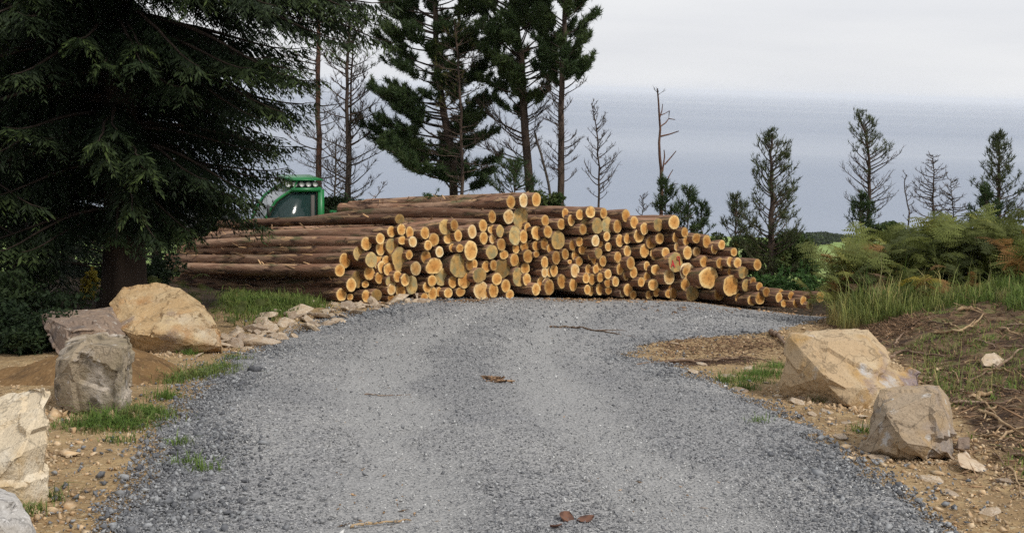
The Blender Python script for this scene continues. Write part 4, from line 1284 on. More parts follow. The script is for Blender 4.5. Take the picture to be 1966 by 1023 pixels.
def build_pines():
    # the trio behind the stack
    tree("pine_tree", "bushy many-tiered pine with long low boughs behind the log stack", [(872, 400), (868, 300), (850, 210), (838, 120), (835, 0), (838, -160)], 33, .17, .05,
         [(-180, 40, 40), (-60, 65, 70), (40, 92, 95), (110, 100, 105), (170, 95, 95), (235, 125, 90), (270, 120, 80), (310, 160, 75), (345, 185, 80), (372, 150, 70)], 140, dens=2.6, subs=11, k=10, tuft=.15, lift=.10, bend=.5, spread=.75, pad=.4, nw=.022)
    tree("larch_tree", "thin yellowing conifer in front of the bushy pine", [(888, 400), (886, 250), (880, 120), (872, 40)], 31.5, .075, .02,
         [(45, 10, 10), (90, 32, 30), (150, 40, 38), (220, 42, 40), (300, 52, 48), (370, 58, 55)], 60, foliage='needle_yellow', bark='bark_pine', dens=.5, k=7, tuft=.11, lift=.2, bend=.2, dead_below=215, twig_lvl=1.4)
    tree("pine_tree", "tall pine with leaning bare lower trunk and wide dark crown", [(1020, 390), (1012, 300), (1004, 200), (1000, 110), (985, 0), (980, -170)], 32, .165, .06,
         [(-190, 45, 45), (-80, 110, 100), (0, 135, 110), (70, 125, 105), (130, 100, 92), (185, 80, 80), (225, 60, 60), (245, 75, 45), (320, 95, 30)], 140, dens=2.6, subs=11, k=10, tuft=.15, lift=.3, bend=.6, spread=.75, pad=.4, nw=.022, dead_below=222)
    tree("pine_tree", "slim dark-trunked pine with high crown next to the open sea view", [(1076, 405), (1078, 300), (1076, 200), (1082, 100), (1086, 0), (1088, -150)], 31, .12, .05,
         [(-170, 30, 35), (-50, 55, 52), (20, 62, 58), (80, 60, 56), (140, 50, 56), (165, 40, 62), (195, 45, 42), (235, 42, 30), (350, 42, 36)], 115, dens=2.6, subs=11, k=10, tuft=.14, lift=.35, bend=.6, spread=.75, pad=.38, nw=.022, dead_below=178)
    tree("sapling_pine", "small dark pine at the foot of the leaning pine", [(988, 410), (988, 360), (990, 312)], 30.5, .04, .01, [(315, 10, 10), (345, 38, 36), (385, 60, 52)], 26, dens=1.1, tuft=.15, k=9)
    # leaning dead pole
    tree("dead_pole", "dead leaning pole between the two tall pines", [(1062, 400), (1045, 320), (1027, 255)], 30.8, .055, .03, [(262, 6, 8), (330, 14, 10), (395, 22, 16)], 12, leafy=False, bark='twig_grey', dead_below=0)
    # bare larches beside the machine
    tree("bare_tree", "reddish-trunked bare tree rising behind the green cab", [(611, 420), (612, 300), (610, 180), (612, 60), (612, -60)], 33, .12, .05,
         [(-50, 40, 40), (60, 70, 50), (180, 70, 60), (260, 75, 58), (350, 70, 50)], 40, bark='bark_red', leafy=False, dead_below=-200, twig_lvl=2.2, lift=.05, bend=.5)
    tree("bare_tree", "tall fine-twigged bare tree next to the reddish trunk", [(668, 420), (668, 300), (666, 200), (668, 110), (672, 30)], 32.5, .115, .03,
         [(40, 26, 26), (120, 50, 52), (200, 66, 66), (280, 74, 72), (360, 72, 66), (395, 60, 56)], 74, bark='bark_pine', leafy=False, dead_below=-200, twig_lvl=2.6, lift=.3, bend=.6)
    tree("sparse_pine", "thin-needled young tree whose top shows above the fine-twigged one", [(672, 300), (674, 150), (680, 45)], 34.5, .07, .02,
         [(40, 12, 12), (70, 40, 42), (110, 44, 46), (150, 46, 44)], 22, foliage='needle_sparse', dens=.8, tuft=.14, k=7)
    tree("bare_tree", "slender bare stem between reddish trunk and fine-twigged tree", [(641, 420), (643, 340), (646, 270)], 32, .05, .02, [(275, 12, 12), (340, 36, 34), (400, 50, 44)], 24, leafy=False, bark='twig_grey', dead_below=-100, twig_lvl=2.0)
    tree("bare_sapling", "single bare curved branch rising over the topmost log", [(712, 392), (728, 372), (738, 350)], 28, .02, .008, [(355, 5, 5), (380, 10, 10)], 5, leafy=False, bark='twig_grey', dead_below=0)
    # dead and young trees towards the gap
    tree("bare_tree", "small bare tree with upswept twigs on the sea side of the slim pine", [(1149, 400), (1150, 320), (1146, 250), (1136, 198)], 31.5, .055, .012,
         [(200, 6, 6), (235, 18, 18), (270, 24, 24), (320, 30, 36), (350, 36, 44), (385, 24, 22)], 38, leafy=False, bark='bark_pine', dead_below=-100, twig_lvl=1.7, lift=.5, bend=.7)
    snag = tree("dead_snag", "bare reddish snag with a few crooked limbs against the sea", [(1270, 420), (1270, 340), (1266, 280), (1268, 230), (1262, 170)], 31, .085, .02,
                [(178, 6, 5), (184, 4, 14)], 3, leafy=False, bark='bark_red', dead_below=0)
    o0 = np.array(snag.location)
    for st, r in (([(1268, 262), (1285, 258), (1303, 252)], .028), ([(1268, 243), (1278, 236), (1284, 228), (1296, 230)], .022), ([(1267, 222), (1277, 218), (1285, 213)], .016), ([(1285, 213), (1284, 228)], .014),
                  ([(1272, 330), (1276, 300), (1275, 288)], .026), ([(1276, 316), (1290, 300), (1298, 290)], .024), ([(1281, 346), (1287, 334), (1292, 326)], .02), ([(1267, 225), (1271, 212), (1272, 200)], .02), ([(1283, 358), (1302, 352)], .016), ([(1270, 345), (1262, 340)], .015), ([(1271, 352), (1281, 346)], .02)):
        mb = MB(); mb.tube(np.array([P(a, b, 31 + .1 * i) for i, (a, b) in enumerate(st)]) - o0, np.linspace(r, r * .5, len(st)), 5)
        link("limb", mb.me("limb"), MAT['bark_red'], snag)
    kw = dict(dens=1.1, k=8, tuft=.14, nw=.018)
    tree("young_pine", "bushy young pine hugging the foot of the reddish snag", [(1276, 420), (1277, 380), (1278, 345)], 30.5, .035, .01, [(348, 5, 5), (375, 16, 16), (400, 26, 26), (425, 34, 32)], 30, **kw)
    tree("young_pine", "pointed young pine standing just beyond the stack's sloping shoulder", [(1320, 440), (1322, 400), (1321, 362)], 30, .035, .01, [(366, 4, 4), (395, 18, 18), (425, 34, 34), (470, 44, 46)], 34, **kw)
    tree("young_pine", "smaller pine crowded between pointed pine and tall ragged one", [(1347, 445), (1347, 415), (1348, 390)], 30.3, .03, .01, [(393, 4, 4), (420, 14, 14), (455, 26, 24)], 20, **kw)
    tree("young_pine", "open young pine with pale tufts on the near side of the ragged pine", [(1412, 500), (1412, 430), (1414, 375)], 29, .045, .012, [(378, 6, 6), (410, 26, 24), (450, 42, 40), (510, 50, 48)], 34, foliage='needle_sparse', dens=1.0, k=9, tuft=.14)
    tree("bare_sapling", "thin leafless sapling showing above the stack next to the snag", [(1233, 420), (1234, 395), (1235, 375)], 29.5, .02, .006, [(378, 5, 5), (415, 20, 16)], 14, leafy=False, bark='twig_grey', dead_below=0, twig_lvl=1.5)
    tree("ragged_pine", "ragged open-crowned pine at the low end of the stack", [(1478, 560), (1481, 470), (1483, 380), (1480, 310), (1482, 256)], 27, .115, .02,
         [(258, 5, 5), (290, 26, 24), (320, 46, 38), (350, 50, 44), (390, 46, 58), (430, 56, 66), (480, 66, 74), (540, 62, 70)], 84, foliage='needle_sparse', dens=.85, k=7, tuft=.12, lift=.4, bend=.6, subs=7)
    tree("ragged_pine", "tall thin-crowned pine with bare lower limbs above the bracken", [(1666, 450), (1668, 390), (1670, 320), (1664, 260), (1648, 218)], 29, .085, .02,
         [(220, 5, 8), (245, 20, 20), (275, 46, 26), (305, 44, 54), (330, 40, 58), (370, 52, 46), (400, 48, 54), (425, 32, 24)], 66, foliage='needle_sparse', dens=.75, k=7, tuft=.12, lift=.45, bend=.6, dead_below=325)
    tree("young_pine", "dense young pine at the foot of the thin-crowned pine", [(1655, 460), (1652, 420), (1650, 375)], 28.5, .035, .01, [(380, 5, 5), (410, 20, 24), (450, 36, 36)], 28, **kw)
    tree("dead_snag", "crooked dead stem between thin-crowned pine and bare larch", [(1742, 450), (1745, 400), (1736, 370), (1733, 355), (1741, 335)], 28.5, .035, .01, [(338, 4, 4), (375, 12, 14), (430, 10, 10)], 10, leafy=False, bark='bark_pine', dead_below=0, twig_lvl=1.3)
    tree("bare_larch", "leafless larch with straight dark stem over the bracken", [(1792, 450), (1792, 380), (1791, 297)], 28.5, .05, .01,
         [(298, 3, 3), (325, 20, 18), (352, 34, 22), (385, 34, 32), (420, 42, 38)], 46, leafy=False, bark='bark_pine', dead_below=0, twig_lvl=1.6, lift=.05, bend=.5)
    tree("bare_larch", "smaller leafless larch beside the straight-stemmed one", [(1830, 450), (1829, 400), (1826, 342)], 29, .03, .008, [(345, 4, 4), (370, 22, 22), (400, 30, 28), (430, 30, 30)], 32, leafy=False, bark='twig_grey', dead_below=0, twig_lvl=1.5, lift=.1, bend=.5)
    tree("ragged_pine", "conical pine with tufted crown rising behind tallest bracken", [(1916, 460), (1918, 390), (1918, 310), (1915, 258)], 28, .085, .02,
         [(260, 6, 8), (285, 18, 18), (310, 38, 26), (345, 40, 36), (380, 50, 46), (420, 46, 44), (450, 36, 34)], 70, foliage='needle_sparse', dens=.95, k=7, tuft=.12, lift=.4, bend=.6)
    tree("young_pine", "dark young pine filling in beside the conical pine", [(1896, 460), (1894, 410), (1893, 362)], 27.5, .035, .01, [(365, 5, 5), (400, 26, 20), (445, 44, 30)], 28, **kw)
    tree("bare_sapling", "wispy leafless sapling at the edge of the bracken past the conical pine", [(1962, 470), (1958, 420), (1952, 390)], 27, .02, .006, [(392, 6, 6), (440, 22, 16)], 14, leafy=False, bark='twig_grey', dead_below=0, twig_lvl=1.5)


build_pines()


def spruce(name, label, trunk_px, y, r0, height, reach, nbr, seed, z_low=.9, dense=1.0):
    rs = np.random.default_rng(seed)
    base = P(trunk_px, 560, y)
    gz = hz(base[0], y)
    o0 = np.array([base[0], y, gz])
    root = empty(name, o0)
    mb = MB()
    hh = np.linspace(-.15, height, 20)
    flare = r0 * (1 + .5 * np.exp(-(hh + .15) / .35))
    mb.tube(np.stack([.05 * np.sin(hh * .7), .04 * np.cos(hh * .9), hh], 1), np.maximum(flare * (1 - hh / (height * 1.05)), .02), 14)
    link("trunk", mb.me("trunk", True), MAT['bark_spruce'], root)
    wood = MB()
    Q, tipv = [], []
    for b in range(nbr):
        uu = (b + rs.random()) / nbr
        z = z_low + (6.2 - z_low) * uu / .82 if uu < .82 else 6.2 + (height - 6.2) * (uu - .82) / .18     # fuller below, where it is seen
        az = rs.uniform(0, 2 * math.pi)
        Lb = reach(z, az) * rs.uniform(.8, 1.04)
        d = np.array([math.cos(az), math.sin(az), 0])
        n = 12
        s = np.linspace(0, 1, n + 1)
        new_growth = rs.uniform(.15, 1.0)  # how much lighter new growth this bough's tips carry
        rise = rs.uniform(.08, .22); droop = rs.uniform(.32, .55)
        pz = z + Lb * (rise * s - droop * s ** 2 + .13 * s ** 6)
        wob = np.cumsum(rs.normal(0, .035, n + 1)) * .5
        px_ = s * Lb
        side = np.array([-d[1], d[0], 0])
        pts = d[None] * px_[:, None] + side[None] * (wob * Lb * .3)[:, None] + np.array([0, 0, 1.0])[None] * pz[:, None]
        wood.tube(pts, np.linspace(.012 + .012 * Lb, .004, n + 1), 5, cap=False)
        m = max(4, int(Lb * 27 * dense * (1.0 if z < 6.2 else .5)))
        v = .10 + .90 * (np.arange(m) + rs.random(m)) / m
        q = v * n; i0 = np.minimum(q.astype(int), n - 1)
        A = pts[i0] + (pts[i0 + 1] - pts[i0]) * (q - i0)[:, None]
        t = unit(pts[i0 + 1] - pts[i0])
        sgn = np.where(np.arange(m) % 2, 1.0, -1.0)
        sl = (.16 + .62 * (1 - v) ** .8 * np.minimum(1, v * 4)) * rs.uniform(.6, 1.15, m) * min(1.0, .45 + Lb * .22)
        zc = np.zeros(m)
        sd = unit(t * rs.uniform(.55, .9, m)[:, None] + side[None] * (sgn * rs.uniform(.5, .9, m))[:, None] + np.stack([zc, zc, rs.normal(-.34, .2, m)], 1))
        nt = np.maximum(3, (sl / .041).astype(int))
        rep_ = np.repeat(np.arange(m), nt)
        u = .1 + .9 * (np.arange(len(rep_)) - np.repeat(np.cumsum(nt) - nt, nt)) / np.maximum(1, nt[rep_] - 1)
        tw = A[rep_] + sd[rep_] * (u * sl[rep_])[:, None]
        tw[:, 2] -= .42 * sl[rep_] * u ** 2
        for sg in (-1, 1):
            k = len(rep_)
            tl = rs.uniform(.07, .16, k) * (1.2 - .5 * u)
            S = sd[rep_]
            sd2 = S * rs.uniform(.6, 1.0, k)[:, None] + np.cross(S, [0, 0, 1.0]) * (sg * rs.uniform(.4, .8, k))[:, None]
            sd2[:, 2] += rs.normal(-.34, .25, k)
            Q.append(np.concatenate([tw, unit(sd2), tl[:, None]], 1))
            tipv.append(np.clip((v[rep_] - .66) * 2.6, 0, 1) * (.25 + .75 * u) * new_growth)
    Q = np.concatenate(Q); tv = np.concatenate(tipv)
    pos, dr, ln = Q[:, :3], Q[:, 3:6], Q[:, 6]
    nn = unit(np.cross(dr, np.array([0, 0, 1.0])) + rs.normal(0, .35, dr.shape))
    w = (ln * .13)[:, None]
    V = np.stack([pos, pos + dr * (ln * .45)[:, None] + nn * w, pos + dr * ln[:, None], pos + dr * (ln * .45)[:, None] - nn * w], 1)
    me = mesh("crown", V.reshape(-1, 3), np.arange(len(V) * 4).reshape(-1, 4))
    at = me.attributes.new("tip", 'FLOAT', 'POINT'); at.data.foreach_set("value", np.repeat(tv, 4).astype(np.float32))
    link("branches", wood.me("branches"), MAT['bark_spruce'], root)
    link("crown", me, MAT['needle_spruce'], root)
    return tag(root, label, "conifer tree", None)


def reach_main(z, az):
    # reach of the boughs by height above the foot; longest high up on the open side
    r = np.interp(z, [.9, 1.5, 2.1, 2.8, 3.4, 4.0, 4.7, 5.6, 8, 11], [.85, 1.25, 2.1, 2.45, 2.75, 3.1, 3.45, 3.55, 2.8, .5])
    l = np.interp(z, [.9, 2.0, 3.5, 5, 8, 11], [1.5, 2.4, 2.8, 3.0, 2.4, .5])
    f = np.interp(z, [.9, 2.0, 3.5, 5, 8, 11], [1.4, 1.9, 2.2, 2.4, 2.0, .5])
    c, s = math.cos(az), math.sin(az)
    side = r if c > 0 else l
    return (abs(c) * side + (1 - abs(c)) * f) * 1.06


spruce("spruce_tree", "huge dark drooping conifer over the ochre boulder", 235, 15.0, .30, 11.0, reach_main, 270, 3, 1.35, 1.0)
spruce("spruce_tree", "dark conifer beyond the harvester boom, seen past the great conifer's trunk", 300, 37.0, .2, 10.0,
       lambda z, az: np.interp(z, [.2, 3, 6, 10], [3.2, 3.4, 2.6, .4]), 80, 8, .2, .38)
spruce("spruce_tree", "dark conifer low on the slope behind the great conifer", 130, 30.0, .2, 10.0,
       lambda z, az: np.interp(z, [.2, 3, 6, 10], [3.0, 3.2, 2.4, .4]), 70, 9, .2, .38)
spruce("spruce_tree", "dark conifer standing behind the brown slab at the wood's edge", 40, 18.5, .24, 12.0,
       lambda z, az: np.interp(z, [.5, 3, 6, 12], [2.4, 2.8, 2.6, .5]), 95, 5, .3, .55)
spruce("spruce_tree", "shadowed conifer deeper in the wood beyond the spoil heap", -150, 14.5, .24, 12.0,
       lambda z, az: np.interp(z, [.3, 3, 6, 12], [2.2, 2.6, 2.4, .5]), 62, 6, .2, .55)


# ------------------------------------------------------------------ shrubs, boughs, hedges
def shrub(name, label, c_px, y, size, n, mat, cat="shrub", leaf=.05, group=None, ground=True, seed=0, lobes=10):
    rs = np.random.default_rng(seed + 900)
    c = P(c_px[0], c_px[1], y)
    rx, ry, rz = size
    gz = hz(c[0], y)
    o0 = np.array([c[0], y, gz])
    root = empty(name, o0)
    cent = unit(rs.normal(0, 1, (lobes, 3))) * rs.uniform(.25, .75, (lobes, 1)) * np.array([rx, ry, rz]) + (c - o0)
    rad = rs.uniform(.28, .5, lobes)
    li = rs.integers(0, lobes, n)
    off = unit(rs.normal(0, 1, (n, 3))) * (rs.random((n, 1)) ** .45) * rad[li][:, None] * np.array([rx, ry, rz])
    pos = cent[li] + off
    keep = vnoise(pos[:, 0] * 3.2 + seed, pos[:, 1] * 3.2, pos[:, 2] * 3.2, 4) > -.28
    pos = pos[keep]; n = len(pos)
    d = unit(rs.normal(0, 1, (n, 3)) + np.array([0, 0, .25])); s = unit(np.cross(d, rs.normal(0, 1, (n, 3))))
    L = (leaf * rs.uniform(.6, 1.4, n))[:, None]
    V = np.stack([pos - d * L, pos + s * L * .45, pos + d * L, pos - s * L * .45], 1).reshape(-1, 3)
    link("crown", mesh("crown", V, np.arange(len(V)).reshape(-1, 4)), mat, root)
    wd = MB()
    for k in range(lobes):
        a = np.array([rs.normal(0, rx * .12), rs.normal(0, ry * .12), -.1])
        mid = (a + cent[k]) / 2 + rs.normal(0, .06, 3)
        wd.tube([a, mid, cent[k]], [.022, .014, .006], 4)
        for q in range(3):
            e = cent[k] + unit(rs.normal(0, 1, 3)) * rad[k] * np.array([rx, ry, rz]) * .9
            wd.tube([mid * .4 + cent[k] * .6, e], [.008, .003], 3)
    link("stems", wd.me("stems"), MAT['twig_grey'], root)
    return tag(root, label, cat, group)


def build_shrubs():
    shrub("shrub", "leafy green shrub filling the gap behind the stack's sloping end", (1420, 500), 28, (.75, .7, .75), 7000, MAT['leaf_bush'], seed=1)
    shrub("shrub", "broad shrub with olive leaves around the ragged pine's trunk", (1502, 488), 27.5, (1.05, .8, .85), 11000, MAT['leaf_bush'], seed=2, lobes=14)
    shrub("shrub", "thin outer shrub whose twigs overlap the far green field", (1548, 505), 27, (.5, .5, .7), 4200, MAT['leaf_bush'], seed=3)
    shrub("shrub", "low dark shrub behind the young pines and shoulder of the stack", (1360, 465), 29.5, (.7, .6, .5), 4200, MAT['leaf_bush'], seed=4)
    shrub("shrub", "olive scrub under the thin-crowned pine", (1690, 445), 27, (.7, .5, .35), 3000, MAT['leaf_bush'], seed=6)
    shrub("shrub", "dry scrubby growth under the bare larches", (1800, 440), 26.5, (1.0, .5, .35), 3200, MAT['needle_yellow'], seed=7, leaf=.04)
    shrub("shrub", "dark scrub beneath the conical pine", (1905, 440), 27, (.7, .5, .45), 3600, MAT['leaf_bush'], seed=8)
    shrub("shrub", "shadowy undergrowth behind the harvester boom", (400, 440), 33.5, (1.7, .8, 1.1), 8000, MAT['leaf_shaded'], seed=9, leaf=.06, lobes=14)
    shrub("shrub", "dense dark undergrowth behind the cream wedge and slab boulders", (40, 575), 13.5, (1.0, .8, .55), 8000, MAT['leaf_shaded'], seed=10, leaf=.035, lobes=14)
    shrub("shrub", "dark bush hanging over the spoil heap", (30, 640), 11.8, (.75, .6, .38), 9000, MAT['leaf_shaded'], seed=11, leaf=.03, lobes=12)
    shrub("shrub", "shaded undergrowth round the great conifer's trunk", (265, 520), 18.5, (.9, .7, .45), 7000, MAT['leaf_shaded'], seed=12, leaf=.04, lobes=12)
    shrub("shrub", "small shrub with yellowing leaves seen under the conifer", (178, 540), 17.5, (.25, .3, .3), 700, MAT['frond_yellow'], seed=13, leaf=.04, lobes=5)
    shrub("shrub", "low green growth under the bare trees behind the cab", (640, 400), 31, (1.2, .6, .5), 5000, MAT['leaf_shaded'], seed=14)
    shrub("shrub", "scrub growing under the two tall pines behind the stack", (1030, 395), 30, (.9, .6, .5), 5500, MAT['leaf_bush'], seed=15)

    # cut fir boughs thrown behind the tail of the stack
    rs = np.random.default_rng(55)
    for i, (px, py, y) in enumerate([(1500, 545, 25.5), (1535, 540, 25.8), (1565, 545, 25), (1470, 540, 26)]):
        c = P(px, py, y)
        root_loc = np.array([c[0], y, c[2]])
        mb_w = MB(); pos, dr, ln = [], [], []
        for k in range(16):
            a0 = np.array([rs.normal(0, .2), rs.normal(0, .2), rs.normal(-.05, .06)])
            d = unit([rs.normal(0, 1), rs.normal(0, .6), rs.uniform(-.1, .5)])
            pts = curve(a0, d, .55, 5, -.4, .08, rs); mb_w.tube(pts, np.linspace(.012, .004, 6), 4)
            for q in range(40):
                v = rs.random() * 5; i0 = min(int(v), 4); a = pts[i0] + (pts[i0 + 1] - pts[i0]) * (v - i0)
                t = unit(pts[i0 + 1] - pts[i0]); pos.append(a); dr.append(unit(t * .7 + rs.normal(0, .5, 3))); ln.append(rs.uniform(.06, .14))
        V, Fc = needles(np.array(pos), np.array(dr), np.array(ln), 4, .03, .3)
        root = empty("fir_bough", root_loc)
        link("stems", mb_w.me("stems"), MAT['twig_grey'], root); link("foliage", mesh("foliage", V, Fc), MAT['bough'], root)
        tag(root, ["bright green cut bough pile behind the low tail logs", "cut green boughs lying furthest behind the tail logs", "cut bough heap next to the bracken end of the tail logs", "cut boughs at the foot of the ragged pine"][i], "bough")
    # sprig on the top log
    for (px, py, y, lab) in [(832, 379, 23.6, "green pine sprig lying on the long topmost log"), (586, 497, 24.2, "small green sprig caught on the lower logs' bark")]:
        c = P(px, py, y); pos, dr, ln = [], [], []; mb_w = MB()
        for k in range(9):
            d = unit([rs.normal(0, 1), rs.normal(0, .5), rs.uniform(-.1, .4)]); pts = curve(np.zeros(3), d, .22, 3, 0, .1, rs); mb_w.tube(pts, [.006, .005, .004, .002], 3)
            for q in range(10): pos.append(pts[rs.integers(1, 4)]); dr.append(unit(d + rs.normal(0, .5, 3))); ln.append(.07)
        root = empty("pine_sprig", c); V, Fc = needles(np.array(pos), np.array(dr), np.array(ln), 6, .012, .5)
        link("stems", mb_w.me("stems"), MAT['twig_grey'], root); link("foliage", mesh("foliage", V, Fc), MAT['bough'], root)
        tag(root, lab, "sprig")
    # the far hedgerow and copse on the coastal field
    for i, (px, py, y, sx, sz) in enumerate([(1566, 458, 640, 9, 3.6), (1580, 456, 660, 7, 3.4), (1596, 456, 700, 9, 2.6), (1552, 460, 620, 8, 4.0), (1612, 458, 730, 10, 1.8), (1530, 462, 630, 10, 4.0), (1640, 462, 760, 14, 1.8)]):
        c = P(px, py, y)
        gz = hz(c[0], y)
        root = empty("hedgerow_tree", (c[0], y, gz))
        n = 1500
        pos = unit(rs.normal(0, 1, (n, 3))) * (rs.random((n, 1)) ** .4) * np.array([sx * 1.2, sx, sz]) + np.array([0, 0, max(c[2] - gz, sz * .6)])
        d = unit(rs.normal(0, 1, (n, 3))); s = unit(np.cross(d, rs.normal(0, 1, (n, 3)))); L = rs.uniform(.6, 1.2, (n, 1))
        V = np.stack([pos - d * L, pos + s * L * .6, pos + d * L, pos - s * L * .6], 1).reshape(-1, 3)
        link("crown", mesh("crown", V, np.arange(len(V)).reshape(-1, 4)), MAT['hedge'], root)
        mb = MB(); mb.tube([(0, 0, -.5), (0, 0, sz)], [.5, .3], 6); link("trunk", mb.me("trunk"), MAT['bark_pine'], root)
        tag(root, "far dark hedgerow tree clump along the coastal field's upper edge", "tree", "hedgerow trees by the sea")


build_shrubs()


# ================================================================== HARVESTER
def build_harvester():
    Y = 31.0
    c = P(551, 385, Y)
    gz = hz(c[0], Y)
    roof_z = P(570, 360, Y)[2]
    yaw = math.radians(180 + 24)                 # local +x (front) points left and towards the road
    root = empty("forest_harvester", (c[0], Y, gz), yaw)
    tag(root, "green forest harvester parked behind the log stack with its cab above the logs", "harvester")
    T = roof_z - gz                              # height of the cab's upper frame

    def part(name, mb, mat, parent=root, smooth=False):
        o = link(name, mb.me(name, smooth), MAT[mat], parent)
        return o

    b = MB(); b.box((-.2, 0, 1.15), (5.6, .9, .5)); b.box((-2.0, 0, 1.75), (2.0, 1.7, .9)); part("chassis", b, 'dark_metal')
    b = MB(); b.box((-2.1, 0, 2.35), (2.1, 1.8, .3)); b.box((-2.4, 0, 2.55), (1.3, 1.6, .14)); part("engine_hood", b, 'green_paint')
    for wx in (-2.0, 1.9):
        for wy in (-1.05, 1.05):
            an = np.linspace(0, 2 * math.pi, 33)
            b = MB()
            pts = np.stack([wx + .5 * np.cos(an), np.full(33, wy), .72 + .5 * np.sin(an)], 1)
            V, Fc = tube(pts, .24, 8); b.add(V, Fc)
            for a in an[:-1:2]:
                rot = np.array([[math.cos(a), 0, -math.sin(a)], [0, 1, 0], [math.sin(a), 0, math.cos(a)]])
                b.box((wx + .73 * math.cos(a), wy, .72 + .73 * math.sin(a)), (.05, .42, .07), rot)
            w = part("wheel", b, 'rubber', smooth=False)
            b = MB(); b.tube([(wx, wy - .12, .72), (wx, wy + .12, .72)], .33, 20); part("rim", b, 'green_paint', w)
    # cab: side outline in local x,z; front of the cab is +x
    base = T - 1.75
    ty = .80                                     # half width
    arc = [(.95, base), (.93, base + .35), (.85, base + .75), (.70, base + 1.12), (.48, base + 1.45), (.22, T - .12), (.02, T)]
    rear = -.78
    for sy in (-1, 1):
        pts = np.array([(x, sy * ty, z) for x, z in arc]); b = MB(); b.tube(pts, .042, 8); part("front_pillar", b, 'green_paint', smooth=True)
        b = MB(); b.box((rear, sy * (ty - .02), (base + T) / 2), (.17, .13, T - base)); part("rear_pillar", b, 'green_paint')
        b = MB(); b.box((-.36, sy * ty, T), (.80, .11, .10)); part("roof_rail", b, 'green_paint')
        b = MB(); b.box((-.55, sy * (ty - .03), (base + T) / 2 - .05), (.10, .06, T - base - .2)); part("door_post", b, 'cab_in')
        poly = [(x - .05, z) for x, z in arc] + [(rear + .1, T - .04), (rear + .1, base)]
        V = np.array([(x, sy * (ty - .012), z) for x, z in poly] + [(x, sy * (ty - .024), z) for x, z in poly]); n = len(poly)
        b = MB(); b.V.append(V); b.n = len(V); b.F[n] = [np.array([list(range(n)), list(range(2 * n - 1, n - 1, -1))])]
        b.F[4] = [np.array([(i, i + n, (i + 1) % n + n, (i + 1) % n) for i in range(n)])]
        part("side_window", b, 'glass')
    # windscreen: curved sheet between the pillars
    V, Fc = [], []
    for x, z in arc:
        for yy in np.linspace(-ty + .05, ty - .05, 7): V.append((x + .05 * (1 - (yy / ty) ** 2) - .02, yy, z))
    for i in range(len(arc) - 1):
        for j in range(6): Fc.append((i * 7 + j, i * 7 + j + 1, i * 7 + j + 8, i * 7 + j + 7))
    o = link("windscreen", mesh("windscreen", V, np.array(Fc), True), MAT['screen'], root)
    so = o.modifiers.new("thickness", 'SOLIDIFY'); so.thickness = .012
    b = MB(); b.box((-.38, 0, T + .02), (.84, 1.62, .07)); part("roof", b, 'green_paint')
    b = MB(); b.box((.15, 0, base - .04), (1.7, 1.7, .12)); b.box((.15, 0, base - .5), (1.5, 1.5, .8)); part("cab_base", b, 'green_paint')
    b = MB(); b.box((-.83, 0, (base + T) / 2), (.05, 1.5, T - base)); part("rear_wall", b, 'cab_in')
    s = MB(); s.box((-.25, 0, base + .45), (.5, .5, .16)); s.box((-.48, 0, base + .85), (.14, .48, .75)); s.box((-.5, 0, base + 1.32), (.1, .28, .2)); part("seat", s, 'seat')
    # lamp guard above the roof with its lamps
    b = MB()
    b.box((-.34, 0, T + .27), (1.0, 1.62, .035), None)
    part("lamp_visor", b, 'green_paint')
    b = MB(); b.box((-.32, 0, T + .13), (.8, 1.5, .14)); part("lamp_bracket", b, 'dark_metal')
    for sy in (-1, 1):
        b = MB(); b.tube([(.0, sy * .82, T + .02), (-.12, sy * .82, T + .27)], .025, 6); part("visor_strut", b, 'green_paint')
    for i in range(5):
        x = -.62 + i * .19
        for sy in (-1, 1):
            b = MB(); b.tube([(x, sy * .76, T + .15), (x, sy * .815, T + .15)], .065, 14); part("work_lamp", b, 'lamp', smooth=False)
    for i in range(5):
        yy = -.6 + i * .3
        b = MB(); b.tube([(.10, yy, T + .15), (.15, yy, T + .15)], .07, 14); part("work_lamp", b, 'lamp')
    for sy in (-1, 1):
        b = MB(); b.tube([(.55, sy * .84, base + 1.3), (.75, sy * 1.08, base + 1.32)], .018, 5); arm = part("mirror_arm", b, 'dark_metal')
        b = MB(); b.box((.76, sy * 1.12, base + 1.22), (.05, .16, .32)); part("mirror", b, 'dark_metal', arm)
        b = MB(); b.tube([(x - .07, sy * (ty - .004), z) for x, z in arc] + [(rear + .12, sy * (ty - .004), T - .06), (rear + .12, sy * (ty - .004), base)], .022, 5); part("window_seal", b, 'rubber')
        b = MB(); b.box((-.45, sy * (ty + .02), base + .75), (.03, .03, .28)); part("door_handle", b, 'dark_metal')
    b = MB(); b.tube([(.99, .1, base + .1), (.90, .35, base + .7)], .014, 5); b.tube([(.93, .2, base + .62), (.86, .5, base + .8)], .02, 5); part("wiper", b, 'rubber')
    # crane boom reaching out past the conifer
    inv = root.matrix_basis.inverted()
    def loc(px, py, y): return np.array(inv @ Vector(P(px, py, y)))
    rot = Matrix.Rotation(-yaw, 3, 'Z')
    def L(px, py, y):
        q = Vector(P(px, py, y)) - Vector((c[0], Y, gz)); return np.array(rot @ q)
    j0, j1, j2 = L(500, 470, 30.4), L(405, 395, 30.0), L(322, 440, 29.5)
    b = MB(); b.tube([np.array((1.3, 0, 1.2)), np.array((1.4, 0, 1.9))], [.28, .24], 12); part("crane_base", b, 'dark_metal')
    b = MB(); b.tube([np.array((1.4, 0, 1.85)), j0, j1], [.14, .15, .12], 4); part("boom", b, 'boom_grey')
    b = MB(); b.tube([j1, (j1 + j2) / 2, j2, j2 + (j2 - j1) * .4], [.13, .14, .11, .09], 4)
    stick_ = part("boom_arm", b, 'boom_grey')
